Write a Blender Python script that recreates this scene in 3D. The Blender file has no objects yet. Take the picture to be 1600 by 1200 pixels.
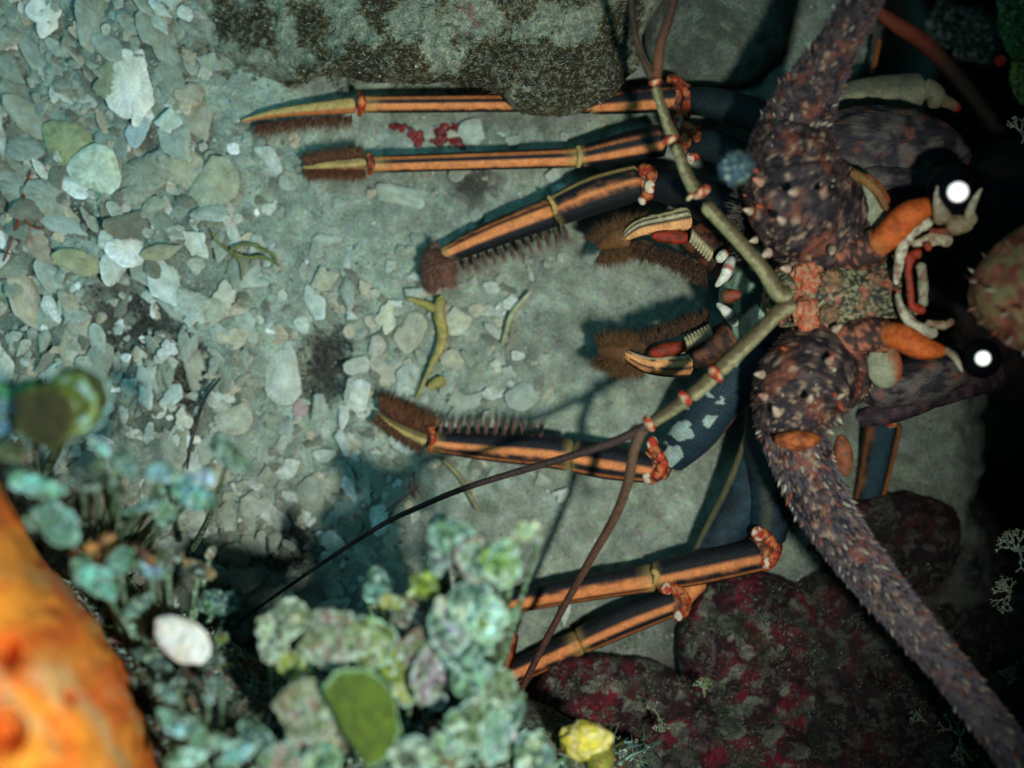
import bpy, math, random
from mathutils import Vector, noise, Matrix
random.seed(7)
R = random.random
def U(a, b): return a + (b - a) * R()
sc = bpy.context.scene
C = sc.collection
PX = 0.00025            # one photograph pixel on the seabed = 0.25 mm
CAMZ = 2000.0           # camera height above the seabed in those units

# ------------------------------------------------------------------ camera
cd = bpy.data.cameras.new('camera'); cam = bpy.data.objects.new('camera', cd); C.objects.link(cam)
cam.location = (0, 0, CAMZ * PX); cam.rotation_euler = (0, 0, 0)
cd.sensor_width = 36; cd.lens = 36 * CAMZ / 1600.0
cd.clip_start = 0.01; cd.clip_end = 50
cd.dof.use_dof = True; cd.dof.focus_distance = (CAMZ - 190) * PX; cd.dof.aperture_fstop = 3.9
sc.camera = cam
# ------------------------------------------------------------------ water light
w = bpy.data.worlds.new('World'); sc.world = w; w.use_nodes = True
nt = w.node_tree; bg = nt.nodes['Background']
sky = nt.nodes.new('ShaderNodeTexSky'); sky.sky_type = 'NISHITA'; sky.sun_disc = False
sky.sun_elevation = math.radians(60); sky.sun_rotation = math.radians(-90)
mx = nt.nodes.new('ShaderNodeMix'); mx.data_type = 'RGBA'; mx.blend_type = 'MULTIPLY'; mx.inputs[0].default_value = 1
nt.links.new(sky.outputs[0], mx.inputs[6]); mx.inputs[7].default_value = (0.22, 0.75, 0.72, 1)
nt.links.new(mx.outputs[2], bg.inputs[0]); bg.inputs[1].default_value = 0.03
sd = bpy.data.lights.new('sun', 'SUN'); so = bpy.data.objects.new('sun', sd); C.objects.link(so)
sd.energy = 1.35; sd.angle = math.radians(28); sd.color = (0.24, 0.74, 0.95)
so.rotation_euler = Vector((-0.16, 0.12, 1.0)).to_track_quat('Z', 'Y').to_euler()
# the diver's flash, fixed beside the lens
fd = bpy.data.lights.new('camera_flash', 'SPOT'); fo = bpy.data.objects.new('camera_flash', fd); C.objects.link(fo)
FL = Vector((400, -300, CAMZ - 60)) * PX
fo.location = FL; fd.energy = 9.4; fd.shadow_soft_size = 45 * PX; fd.color = (0.98, 1.0, 0.97)
fd.spot_size = math.radians(74); fd.spot_blend = 1.0
aim = Vector((-400, 50, 0)) * PX
fo.rotation_euler = (FL - aim).to_track_quat('Z', 'Y').to_euler()
sc.view_settings.view_transform = 'Standard'; sc.view_settings.look = 'None'
sc.view_settings.exposure = 0; sc.view_settings.gamma = 1
sc.render.engine = 'CYCLES'

# ------------------------------------------------------------------ helpers
def lin(v):
    v /= 255.0
    return v / 12.92 if v <= 0.04045 else ((v + 0.055) / 1.055) ** 2.4
def c(r, g, b): return (lin(r), lin(g), lin(b))
def mixc(a, b, t): return tuple(a[i] + (b[i] - a[i]) * t for i in range(3))
def mul(a, k): return tuple(x * k for x in a)
def ss(a, b, x):
    t = max(0.0, min(1.0, (x - a) / (b - a))); return t * t * (3 - 2 * t)
def fb(x, y, z=0.0, o=4): return noise.fractal(Vector((x, y, z)), 0.9, 2.1, o)
def K(z): return (CAMZ - z) / CAMZ
def Wp(px, py, z=0.0):
    k = K(z); return Vector(((px - 800) * k, (600 - py) * k, z))

class MB:
    def __init__(s): s.v = []; s.f = []; s.c = []
    def vert(s, p, col): s.v.append(p); s.c.append(col); return len(s.v) - 1
    def build(s, name, mat, parent=None, origin=None, smooth=True):
        o = origin or (parent['_o'] if parent is not None and '_o' in parent else (0, 0, 0))
        ox, oy, oz = o
        me = bpy.data.meshes.new(name)
        me.from_pydata([((p[0] - ox) * PX, (p[1] - oy) * PX, (p[2] - oz) * PX) for p in s.v], [], s.f)
        a = me.color_attributes.new('Col', 'FLOAT_COLOR', 'POINT')
        buf = []
        for q in s.c: buf.extend((q[0], q[1], q[2], 1.0))
        a.data.foreach_set('color', buf)
        if smooth: me.polygons.foreach_set('use_smooth', [True] * len(me.polygons))
        me.materials.append(mat); me.update()
        ob = bpy.data.objects.new(name, me); C.objects.link(ob)
        if parent is not None: ob.parent = parent
        else: ob.location = Vector(o) * PX
        return ob
def tag(o, label=None, cat=None, group=None, kind=None):
    if label: o['label'] = label
    if cat: o['category'] = cat
    if group: o['group'] = group
    if kind: o['kind'] = kind
    return o
ROOTS = []
def empty(name, p, label, cat, group=None):
    e = bpy.data.objects.new(name, None); C.objects.link(e); e.location = Vector(p) * PX
    e.empty_display_size = 0.01
    e['_o'] = (p[0], p[1], p[2]); ROOTS.append(e)
    return tag(e, label, cat, group)

def mat(name, rough=0.6, nscale=300, namt=0.5, fine=1800, famt=0.25, bscale=600, bump=0.4, objcol=False, gen=False,
        coat=0.0, sss=0.0, metallic=0.0, tint=None, spec=0.4, frost=None):
    m = bpy.data.materials.new(name); m.use_nodes = True; t = m.node_tree; L = t.links
    b = t.nodes['Principled BSDF']
    at = t.nodes.new('ShaderNodeAttribute'); at.attribute_name = 'Col'
    tc = t.nodes.new('ShaderNodeTexCoord')
    co = tc.outputs['Generated'] if gen else tc.outputs['Object']
    oi = t.nodes.new('ShaderNodeObjectInfo')
    if gen:
        va = t.nodes.new('ShaderNodeVectorMath'); va.operation = 'MULTIPLY_ADD'
        L.new(oi.outputs['Random'], va.inputs[0]); va.inputs[1].default_value = (37, 17, 71); L.new(co, va.inputs[2])
        co = va.outputs[0]
    def nz(s, d=4):
        n = t.nodes.new('ShaderNodeTexNoise'); n.inputs['Scale'].default_value = s; n.inputs['Detail'].default_value = d
        n.inputs['Roughness'].default_value = 0.6
        L.new(co, n.inputs['Vector']); return n
    def mr(src, a, lo):
        r = t.nodes.new('ShaderNodeMapRange'); r.inputs[1].default_value = 0.3; r.inputs[2].default_value = 0.7
        r.inputs[3].default_value = 1 - a; r.inputs[4].default_value = 1 + a; L.new(src, r.inputs[0]); return r.outputs[0]
    def mulc(a, s):
        v = t.nodes.new('ShaderNodeVectorMath'); v.operation = 'SCALE'; L.new(a, v.inputs[0]); L.new(s, v.inputs[3]); return v.outputs[0]
    n1 = nz(nscale); n2 = nz(fine, 2)
    col = mulc(at.outputs['Color'], mr(n1.outputs[0], namt, 0)); col = mulc(col, mr(n2.outputs[0], famt, 0))
    vs = t.nodes.new('ShaderNodeTexNoise'); vs.inputs['Scale'].default_value = fine * .7; vs.inputs['Detail'].default_value = 2; L.new(co, vs.inputs['Vector'])
    mc = t.nodes.new('ShaderNodeMix'); mc.data_type = 'RGBA'; mc.blend_type = 'OVERLAY'; mc.inputs[0].default_value = .45
    L.new(col, mc.inputs[6]); L.new(vs.outputs['Color'], mc.inputs[7]); col = mc.outputs[2]
    if frost:
        nf_ = nz(nscale * frost[1], 5); rf = t.nodes.new('ShaderNodeMapRange'); rf.inputs[1].default_value = .54; rf.inputs[2].default_value = .62
        L.new(nf_.outputs[0], rf.inputs[0]); mf = t.nodes.new('ShaderNodeMix'); mf.data_type = 'RGBA'; L.new(rf.outputs[0], mf.inputs[0]); L.new(col, mf.inputs[6])
        mf.inputs[7].default_value = (*frost[0], 1); col = mf.outputs[2]
    if tint:
        n3 = nz(nscale * 0.45, 3); mm = t.nodes.new('ShaderNodeMix'); mm.data_type = 'RGBA'; mm.blend_type = 'MULTIPLY'
        r = t.nodes.new('ShaderNodeMapRange'); r.inputs[1].default_value = 0.42; r.inputs[2].default_value = 0.62
        L.new(n3.outputs[0], r.inputs[0]); L.new(r.outputs[0], mm.inputs[0]); L.new(col, mm.inputs[6])
        mm.inputs[7].default_value = (*tint, 1); col = mm.outputs[2]
    if objcol:
        v = t.nodes.new('ShaderNodeVectorMath'); v.operation = 'MULTIPLY'
        L.new(col, v.inputs[0]); L.new(oi.outputs['Color'], v.inputs[1]); col = v.outputs[0]
    L.new(col, b.inputs['Base Color'])
    b.inputs['Roughness'].default_value = rough; b.inputs['Metallic'].default_value = metallic
    b.inputs['Specular IOR Level'].default_value = spec
    b.inputs['Coat Weight'].default_value = coat
    if sss:
        b.inputs['Subsurface Weight'].default_value = sss; b.inputs['Subsurface Radius'].default_value = (0.004, 0.0025, 0.0015)
        b.inputs['Subsurface Scale'].default_value = 1
    if bump:
        n4 = nz(bscale, 6); bp = t.nodes.new('ShaderNodeBump'); bp.inputs['Strength'].default_value = bump
        bp.inputs['Distance'].default_value = 0.0012; L.new(n4.outputs[0], bp.inputs['Height']); L.new(bp.outputs[0], b.inputs['Normal'])
    return m
M = dict(
    silt=mat('silt', 0.9, 160, 0.2, 1100, 0.34, 800, 0.9, tint=(0.96, 0.98, 0.9)),
    flake=mat('shell_flake', 0.75, 3.5, 0.22, 16, 0.14, 5, 0.35, objcol=True, gen=True, tint=(1.0, 0.93, 0.80)),
    grit=mat('grit', 0.9, 900, 0.3, 2500, 0.2, 900, 0.0),
    rock=mat('algal_rock', 0.9, 320, 0.6, 1500, 0.4, 420, 1.0, frost=((.13, .16, .12), 1.9)),
    redrock=mat('crusted_rock', 0.85, 260, 0.7, 1500, 0.45, 350, 1.0, frost=((.07, .06, .05), .8)),
    shell=mat('carapace', 0.42, 420, 0.32, 1900, 0.25, 900, 0.5),
    leg=mat('leg_shell', 0.55, 300, 0.28, 2200, 0.3, 1200, 0.5, spec=.3),
    hair=mat('bristle', 0.7, 500, 0.4, 2000, 0.2, 500, 0.0),
    ant=mat('antenna_shell', 0.6, 380, 0.35, 2000, 0.35, 1000, 0.5),
    sponge=mat('sponge', 0.75, 90, 0.3, 700, 0.3, 380, 1.0, sss=0.08),
    alga=mat('alga', 0.75, 420, 0.7, 1100, 0.4, 420, 1.0, tint=(.55, .62, .38), frost=((.36, .50, .42), 1.3)),
    smooth=mat('smooth_alga', 0.85, 120, 0.3, 900, 0.25, 300, 0.4),
    weed=mat('weed', 0.5, 300, 0.3, 1500, 0.3, 500, 0.3),
    eye=mat('eye_black', 0.3, 300, 0.1, 1500, 0.1, 500, 0.0, spec=0.15),
    glint_lens=mat('glint_lens', 0.26, 300, 0.1, 1500, 0.1, 500, 0.0, metallic=1.0),
    deep=mat('cave_rock', 0.9, 60, 0.5, 600, 0.4, 150, 1.0),
)

def cr(P, n):
    """Catmull-Rom resample of tuples to n+1 samples with equal arc length."""
    dim = len(P[0]); out = []
    Q = [P[0]] + list(P) + [P[-1]]; dens = []
    for i in range(1, len(Q) - 2):
        for k in range(16):
            t = k / 16.0; a, b, c_, d = Q[i - 1], Q[i], Q[i + 1], Q[i + 2]
            dens.append(tuple(0.5 * ((2 * b[j]) + (-a[j] + c_[j]) * t + (2 * a[j] - 5 * b[j] + 4 * c_[j] - d[j]) * t * t + (-a[j] + 3 * b[j] - 3 * c_[j] + d[j]) * t ** 3) for j in range(dim)))
    dens.append(tuple(P[-1]))
    L = [0.0]
    for i in range(1, len(dens)): L.append(L[-1] + max(1e-6, math.dist(dens[i][:3], dens[i - 1][:3])))
    j = 0
    for i in range(n + 1):
        d = L[-1] * i / n
        while j < len(L) - 2 and L[j + 1] < d: j += 1
        t = (d - L[j]) / (L[j + 1] - L[j]); t = max(0, min(1, t))
        out.append(tuple(dens[j][q] + (dens[j + 1][q] - dens[j][q]) * t for q in range(dim)))
    return out, L[-1]

def tube(mb, P, colf, nseg=20, step=4.0, flat=0.8, disp=None, cap=True, sq=0.0):
    """P: (px, py, z, r) in photo pixels; colf(s01, t, up, p); t=+1 is the side left of the travel direction seen from above."""
    _, Ln = cr(P, 8); n = max(4, int(Ln / step)); S, _ = cr(P, n)
    pts = [Wp(q[0], q[1], q[2]) for q in S]
    rings = []; N = len(pts)
    for i in range(N):
        T = (pts[min(N - 1, i + 1)] - pts[max(0, i - 1)]).normalized()
        Lv = Vector((-T.y, T.x, 0))
        Lv = Lv.normalized() if Lv.length > 1e-4 else Vector((0, 1, 0))
        D = T.cross(Lv).normalized()
        if D.z < 0: D = -D
        r = S[i][3] * K(S[i][2]); s = i / (N - 1); ring = []
        capf = 1.0
        if cap:
            e = min(i, N - 1 - i) * (Ln / n)
            rc = r * (.32 if r > 12 else 1)
            if e < rc: capf = math.sqrt(max(0.25 if r > 12 else .02, 1 - (1 - e / max(rc, .01)) ** 2))
        for k in range(nseg):
            a = 2 * math.pi * k / nseg; ca, sa = math.cos(a), math.sin(a)
            rr = r * capf
            if sq: rr *= 1 + sq * abs(math.sin(2 * a)) 
            if disp: rr *= 1 + disp(s, a, pts[i])
            p = pts[i] + Lv * (ca * rr) + D * (sa * rr * flat)
            ring.append(mb.vert(p, colf(s, ca, sa, p)))
        rings.append(ring)
    for i in range(N - 1):
        A, B = rings[i], rings[i + 1]
        for k in range(nseg):
            k2 = (k + 1) % nseg; mb.f.append((A[k], A[k2], B[k2], B[k]))
    mb.f.append(tuple(rings[0])); mb.f.append(tuple(reversed(rings[-1])))
    return pts

def cone(mb, p, d, r, h, c0, c1, n=5):
    d = d.normalized(); a = d.orthogonal().normalized(); b = d.cross(a)
    ids = [mb.vert(p + (a * math.cos(6.2832 * k / n) + b * math.sin(6.2832 * k / n)) * r, c0) for k in range(n)]
    m = [mb.vert(p + d * h * .55 + (a * math.cos(6.2832 * k / n) + b * math.sin(6.2832 * k / n)) * r * .55, mixc(c0, c1, .6)) for k in range(n)]
    t = mb.vert(p + d * h, c1)
    for k in range(n):
        k2 = (k + 1) % n; mb.f.append((ids[k], ids[k2], m[k2], m[k])); mb.f.append((m[k], m[k2], t))
def hair(mb, p, d, r, h, c0, c1, bend=None):
    d = d.normalized(); a = d.orthogonal().normalized(); b = d.cross(a)
    mid = p + d * h * .5 + (bend * h * .12 if bend else Vector((0, 0, 0))); tip = p + d * h + (bend * h * .4 if bend else Vector((0, 0, 0)))
    q = [mb.vert(p + a * r, c0), mb.vert(p - a * r * .5 + b * r * .87, c0), mb.vert(p - a * r * .5 - b * r * .87, c0)]
    m = [mb.vert(mid + a * r * .6, mixc(c0, c1, .5)), mb.vert(mid - a * r * .3 + b * r * .5, mixc(c0, c1, .5)), mb.vert(mid - a * r * .3 - b * r * .5, mixc(c0, c1, .5))]
    t = mb.vert(tip, c1)
    for k in range(3):
        k2 = (k + 1) % 3; mb.f.append((q[k], q[k2], m[k2], m[k])); mb.f.append((m[k], m[k2], t))
def ball(mb, p, rx, ry, rz, colf, n=14, m=20, disp=None, rot=None):
    idx = []
    for i in range(n + 1):
        th = math.pi * i / n; row = []
        for j in range(m):
            ph = 2 * math.pi * j / m
            d = Vector((math.sin(th) * math.cos(ph), math.sin(th) * math.sin(ph), math.cos(th)))
            q = Vector((d.x * rx, d.y * ry, d.z * rz))
            if rot: q = rot @ q
            q = p + q * (1 + (disp(d) if disp else 0)); row.append(mb.vert(q, colf(d, q)))
        idx.append(row)
    for i in range(n):
        for j in range(m):
            j2 = (j + 1) % m; mb.f.append((idx[i][j], idx[i + 1][j], idx[i + 1][j2], idx[i][j2]))
def crumb(mb, p, r, col):
    q = [p + Vector((U(-1, 1), U(-1, 1), U(-.6, 1))) * r for _ in range(4)]
    i = [mb.vert(x, mul(col, U(.8, 1.2))) for x in q]
    mb.f += [(i[0], i[1], i[2]), (i[0], i[2], i[3]), (i[0], i[3], i[1]), (i[1], i[3], i[2])]
def rot_of(nrm, spin=0.0):
    z = Vector(nrm).normalized(); x = Vector((1, 0, 0)); x = (x - z * x.dot(z)).normalized(); y = z.cross(x)
    return Matrix(((x.x, y.x, z.x), (x.y, y.y, z.y), (x.z, y.z, z.z))) @ Matrix.Rotation(spin, 3, 'Z')

# ------------------------------------------------------------------ seabed
def inside_blob(x, y, cx, cy, rx, ry, a=0.0):
    dx, dy = x - cx, y - cy; ca, sa = math.cos(a), math.sin(a)
    u = (dx * ca + dy * sa) / rx; v = (-dx * sa + dy * ca) / ry
    return math.sqrt(u * u + v * v)
MUD = [(220, 500, 95, 60, 0.5), (505, 570, 42, 75, 0.25), (300, 590, 30, 60, 0.2), (455, 850, 50, 45, 0), (740, 290, 50, 40, 0), (150, 350, 60, 30, .3)]
def G(X, Y):
    """seabed height; X, Y in photo pixels measured on the z=0 plane"""
    z = 10 * fb(X / 260, Y / 260, 1.3) + 10 * fb(X / 70, Y / 70, 2.2, 4)
    left = 1 - ss(150, 620, X + 0.12 * (Y - 400))
    z += left * (40 + 22 * fb(X / 90, Y / 90, 7.7, 3))
    z += 2.0 * math.sin((X * 0.9 + Y * .12) / 13 + 2 * fb(X / 80, Y / 80, 4)) * (0.3 + .7 * ss(700, 900, X))  # faint ripples
    z += 3.4 * fb(X / 16, Y / 16, 3.3, 3)
    for (cx, cy, rx, ry, a) in MUD[:3]:
        z -= 32 * (1 - ss(.3, 1.2, inside_blob(X, Y, cx, cy, rx, ry, a)))
    e = X + 60 * fb(Y / 160, 3.1, 0)
    z -= 900 * ss(1500, 1900, e)
    z -= 700 * ss(1330, 1560, e) * (1 - ss(330, 520, Y))
    z += 90 * ss(1050, 1300, Y) * ss(700, 1000, X) 
    return z
def seabed():
    mb = MB()
    def axis(a, b, fine_a, fine_b, st):
        v = []; x = fine_a
        while x <= fine_b: v.append(x); x += st
        s = st
        while v[-1] < b: s *= 1.35; v.append(v[-1] + s)
        s = st
        while v[0] > a: s *= 1.35; v.insert(0, v[0] - s)
        return v
    xs = axis(-12000, 12000, -60, 1660, 5.0); ys = axis(-12000, 12000, -60, 1260, 5.0)
    A = c(142, 158, 142); B = c(128, 138, 122); Dk = c(66, 66, 58); W = c(178, 192, 176)
    for Y in ys:
        for X in xs:
            n1 = fb(X / 120, Y / 120, 9); n2 = fb(X / 30, Y / 30, 5, 4)
            col = mixc(A, B, ss(250, 800, X)); col = mixc(col, c(78, 86, 76), .8 * (1 - ss(300, 420, X)) * ss(-.25, .1, n1 + n2 * .4)); col = mul(col, 1 + .28 * n1 + .42 * n2)  # left seabed coloured darker to put shade into the gaps between flakes
            col = mixc(col, W, .35 * ss(.15, .6, fb(X / 45, Y / 45, 14, 3)))
            for (cx, cy, rx, ry, a) in MUD:
                d = inside_blob(X, Y, cx, cy, rx, ry, a) + .35 * fb(X / 22, Y / 22, 1, 4)
                col = mixc(Dk, col, ss(.35, 1.15, d + .25 * fb(X / 7, Y / 7, 6, 3)))
            if X > 900 and Y > 740: col = mixc(col, c(52, 34, 34), max(ss(780, 880, Y) * ss(1230, 1300, X), ss(930, 1000, Y + .25 * (X - 1000)) * ss(960, 1060, X)) * (.75 + .4 * n2))
            mb.vert(Vector((X - 800, 600 - Y, G(X, Y))), tuple(max(.005, q) for q in col))
    w_ = len(xs)
    for j in range(len(ys) - 1):
        for i in range(w_ - 1):
            a = j * w_ + i; mb.f.append((a, a + w_, a + w_ + 1, a + 1))
    o = mb.build('seabed', M['silt']); tag(o, kind='structure')
seabed()

# ------------------------------------------------------------------ shell flakes
def flake_mesh(seed, elong=1.0, ribs=0, chip=0.0, bowl=.15, n=56, rings=9):
    random.seed(seed); mb = MB(); ph = U(0, 99); chips = [(U(0, 6.28), U(.5, .9)) for _ in range(3)]
    cuts = [(U(0, 6.28), U(.5, .85)) for _ in range(random.choice([2, 3, 4, 5]))]
    def outline(a):
        r = 1 + .17 * fb(math.cos(a) * .8 + ph, math.sin(a) * .8, 0, 2) + .035 * fb(math.cos(a) * 4 + ph, math.sin(a) * 4, 2, 3)
        for (ca, w_) in chips:
            d = abs((a - ca + math.pi) % (2 * math.pi) - math.pi)
            r -= chip * max(0, 1 - d / w_) ** 1.0
        for (ca, dd) in cuts:
            q = math.cos(a - ca)
            if q > .05: r = min(r, (dd + .05 * fb(math.cos(a) * 6 + ph, math.sin(a) * 6, 5, 3)) / q)
        return max(.2, r)
    for side in (1, -1):
        base = len(mb.v)
        for i in range(rings + 1):
            s = i / rings
            for k in range(n):
                a = 2 * math.pi * k / n; r = outline(a) * s
                x, y = r * math.cos(a) * elong, r * math.sin(a)
                z = bowl * (1 - s * s) + .035 * fb(x * 1.1 + ph, y * 1.1, 3, 3) + side * .045 * (1 - s ** 10)
                if ribs: z += .02 * math.sin(a * ribs) * s
                g = 1 + .035 * math.sin(s * 17 + 2 * fb(x + ph, y, 1, 2)) + .22 * fb(x * 1.6 + ph, y * 1.6, 8, 4)
                if ribs: g += .10 * math.sin(a * ribs)
                g *= 1 + .14 * ss(.9, 1.0, s)
                mb.vert(Vector((x, y, z)), (max(.1, g), max(.1, g * .995), max(.1, g * .98)))
        for i in range(rings):
            for k in range(n):
                k2 = (k + 1) % n; a, b_, c_, d = base + i * n + k, base + i * n + k2, base + (i + 1) * n + k2, base + (i + 1) * n + k
                mb.f.append((a, d, c_, b_) if side == 1 else (a, b_, c_, d))
    return mb
protos = []
for i in range(24):
    mb = flake_mesh(100 + i, elong=[1, 1.15, 1.35, 1.0, 1.9, 1.2][i % 6], ribs=[26, 18, 22, 0, 14, 0][(i + 2) % 6], chip=[.05, .38, .2, .5, .18, .32][i % 6], bowl=[.06, .12, .03, .2, .06, .1][(i + 1) % 6])
    me_o = mb.build('shell_flake', M['flake']); protos.append(me_o.data); bpy.data.objects.remove(me_o)
random.seed(21)
def flake(px, py, r, nrm=(0, 0, 1), spin=None, col=(.35, .4, .34), k=None, dz=4, name='shell_flake', label=None, group=None, sy=1.0, cat='shell'):
    k = random.randrange(24) if k is None else k
    o = bpy.data.objects.new(name, protos[k]); C.objects.link(o)
    z = G(px, py) + dz
    o.location = Wp(px, py, z) * PX
    o.rotation_euler = rot_of(nrm, U(0, 6.28) if spin is None else spin).to_euler()
    o.scale = (r, r * sy, r); o.color = (*col, 1)
    return tag(o, label, cat, group)
WH = c(212, 220, 210); PG = c(178, 188, 174); GG = c(152, 162, 146); TN = c(166, 162, 138); BG = c(136, 144, 126); DK = c(112, 116, 100); PK = c(160, 140, 138)
NAMED = [
    (205, 132, 54, WH, 0, 1.25, 'large bright white rounded shell flake in the upper left rubble'),
    (172, 128, 44, c(132, 142, 112), 3, 1.25, 'olive grey shell half tucked against the brightest white flake'),
    (72, 26, 40, WH, 3, 1.1, 'white lumpy shell fragment in the top left corner of the rubble'),
    (262, 190, 26, c(180, 200, 186), 1, 1.3, 'small pale crescent flake just right of and below the brightest white flake'),
    (217, 205, 24, c(160, 182, 180), 5, 1.5, 'bluish oval flake with a dark crack along its left side'),
    (148, 268, 42, c(182, 200, 180), 2, 1.2, 'pale fan shaped flake below the brightest white flake'),
    (105, 228, 46, c(138, 150, 110), 2, 1.0, 'olive ribbed fan shell with a curved upper edge in the left rubble'),
    (335, 285, 50, c(150, 160, 136), 0, 1.0, 'broad grey green shell with a pale rim left of the silt flat'),
    (285, 268, 38, c(156, 160, 136), 2, 1.1, 'ribbed tan shell beside the broad grey green shell'),
    (305, 380, 34, c(190, 200, 186), 1, .9, 'pale ragged flake just left of the green grass sprig'),
    (136, 412, 37, c(150, 156, 122), 4, .8, 'long ribbed yellowish shell slab above the dark mud hole'),
    (66, 392, 34, c(160, 152, 132), 4, .7, 'narrow brownish slab standing at the far left of the rubble'),
    (258, 392, 27, c(150, 152, 124), 4, .75, 'long striped flake pointing at the green grass sprig'),
    (352, 462, 28, c(186, 190, 170), 1, 1.1, 'cream flake below the green grass sprig'),
    (340, 485, 30, c(160, 168, 146), 0, .9, 'dull oval flake lying under the cream flake near the grass sprig'),
    (262, 545, 24, c(184, 196, 190), 3, .9, 'angular pale flake at the right rim of the dark mud hole'),
    (445, 590, 42, c(180, 192, 178), 0, 1.3, 'large pale flake immediately left of the long dark mud streak'),
    (560, 618, 31, c(192, 204, 194), 0, 1.0, 'nearly round white flake just above the furry toe of the middle leg'),
    (556, 570, 24, c(170, 180, 168), 5, 1.0, 'grey flake touching the top of the nearly round white flake'),
    (588, 540, 20, c(166, 170, 158), 0, 1.0, 'small round pinkish grey flake right of the long dark mud streak'),
    (602, 495, 24, c(190, 198, 172), 3, 1.5, 'cream upright flake left of the forked yellow weed'),
    (645, 520, 34, c(158, 164, 144), 5, 1.2, 'grey oval shell with a split touching the forked yellow weed'),
    (712, 498, 18, c(172, 180, 160), 4, 2.1, 'long oval flake just right of the forked yellow weed'),
    (706, 562, 22, c(164, 168, 148), 0, 1.0, 'rounded buff flake below right of the forked yellow weed'),
    (520, 755, 26, c(166, 172, 150), 1, 1.2, 'buff flake below the furry toe of the middle leg'),
    (367, 870, 28, c(150, 158, 138), 0, 1.0, 'rounded flake near the dark flagellum tip'),
    (505, 438, 26, c(160, 166, 142), 1, 1.3, 'curled pale shell with a dark blue hollow above the long mud streak'),
    (800, 470, 10, c(180, 192, 180), 4, 2.2, 'small oval white chip on the open silt'),
    (775, 570, 16, c(176, 186, 168), 3, 1.0, 'small ragged white chip on the silt right of the weed'),
    (765, 655, 17, c(166, 170, 148), 0, 1.0, 'round ringed chip just above the bristles of the middle leg'),
    (285, 655, 20, c(190, 196, 180), 3, 1.2, 'bright wedge flake on the thin dark crack in the left rubble'),
    (365, 655, 34, c(165, 176, 158), 0, 1.1, 'grey flake right of the thin dark crack in the left rubble'),
]
SPIN = {(136, 412): -.2, (66, 392): -.75, (258, 392): .2, (712, 498): 1.5, (800, 470): 1.4, (262, 190): -.5, (217, 205): .2}
for (x, y, r, col, k, sy, lab) in NAMED:
    sp = SPIN.get((x, y), U(-.3, .3)) if (sy > 1.15 or sy < .85 or (x, y) in SPIN) else None
    flake(x, y, r * .78, (U(-.1, .1), U(-.1, .1), 1), sp, mul(col, .93), k, 13, label=lab, sy=sy)
n = 0; tries = 0
placed = []
while n < 268 and tries < 14000:
    tries += 1
    x = U(-25, 900); y = U(-10, 1000)
    dens = 1 - ss(300, 480, x - .05 * (y - 300))
    dens = max(dens, .85 * (1 - ss(0.6, 1.3, inside_blob(x, y, 610, 560, 190, 150))), .75 * (1 - ss(.7, 1.2, inside_blob(x, y, 420, 800, 240, 160))))
    dens = max(dens, .10)
    if y < 190 and x > 330: dens = 0
    if x > 850: dens *= .4
    if R() > dens: continue
    if inside_blob(x, y, 230, 510, 60, 50) < 1 and R() < .85: continue
    if any(math.hypot(x - q[0], y - q[1]) < q[2] * .95 for q in NAMED): continue
    if inside_blob(x, y, 505, 570, 38, 70, .2) < 1: continue
    r = (U(20, 40) if n < 90 else U(12, 25)) if x < 420 else (U(18, 30) if n < 60 else U(9, 19))
    if any((x - a) ** 2 + (y - b) ** 2 < ((.46 if n < 90 else .5) * (r + q)) ** 2 for a, b, q in placed): continue
    placed.append((x, y, r))
    steep = (1 - ss(200, 420, x)) * (1 - ss(380, 560, y))
    fl = .5 if r > 26 else 1
    nr = (U(-.26, .26) * fl + steep * U(-.2, 1.1), U(-.26, .26) * fl + steep * U(-.2, .9), 1)
    big = r > 28
    col = random.choice([GG, GG, BG, TN, BG, GG]) if big else random.choice([PG, GG, GG, TN, BG, BG, PG, GG, PK if R() < .2 else BG, WH if R() < .4 else PG, DK])
    col = mul(col, U(.88, 1.12)); col = (col[0] * .93, col[1], col[2] * 1.06)
    el = random.choice([None, 4, 4, 2]) if steep > .3 else None
    flake(x, y, r, nr, -0.9 + U(-.4, .4) if steep > .3 and el == 4 else None, col, el, (U(0, 8) if big else U(4, 14)) + (9 * R() if steep > .3 else 0),
          label='weathered grey to buff shell flake littering the silty seabed', group='shell flakes littering the seabed', sy=U(.7, 1.15))
    n += 1
# the hundreds of smaller flakes between them, as one mass
mb = MB(); small = [flake_mesh(300 + i, elong=[1, 1.5, 1.2, 2.2][i % 4], chip=.3, bowl=.12, n=12, rings=3) for i in range(14)]
random.seed(33); k_ = 0
while k_ < 1500:
    x = U(-30, 900); y = U(-20, 1000); d = max(1 - ss(330, 520, x), .7 * (1 - ss(.7, 1.5, inside_blob(x, y, 600, 560, 200, 160))), .8 * (1 - ss(.7, 1.3, inside_blob(x, y, 400, 820, 280, 170))), .06)
    if R() > d or (y < 190 and x > 330) or (inside_blob(x, y, 505, 570, 40, 72, .2) < 1): continue
    k_ += 1; q = random.choice(small); sc_ = U(5, 14); st = (1 - ss(200, 420, x)) * (1 - ss(380, 560, y))
    rm = rot_of((U(-.5, .5) + st * U(-.2, .9), U(-.5, .5) + st * U(-.2, .8), 1), U(0, 6.28) if R() > st else -.9 + U(-.4, .4)); p0 = Vector((x - 800, 600 - y, G(x, y) + U(0, 9)))
    col = mul(random.choice([PG, GG, GG, TN, BG, DK, DK, WH if R() < .35 else BG]), U(.8, 1.1)); b0 = len(mb.v)
    for v, g in zip(q.v, q.c): mb.vert(p0 + rm @ (v * sc_), tuple(col[i] * g[i] for i in range(3)))
    mb.f += [tuple(i + b0 for i in f) for f in q.f]
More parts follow.
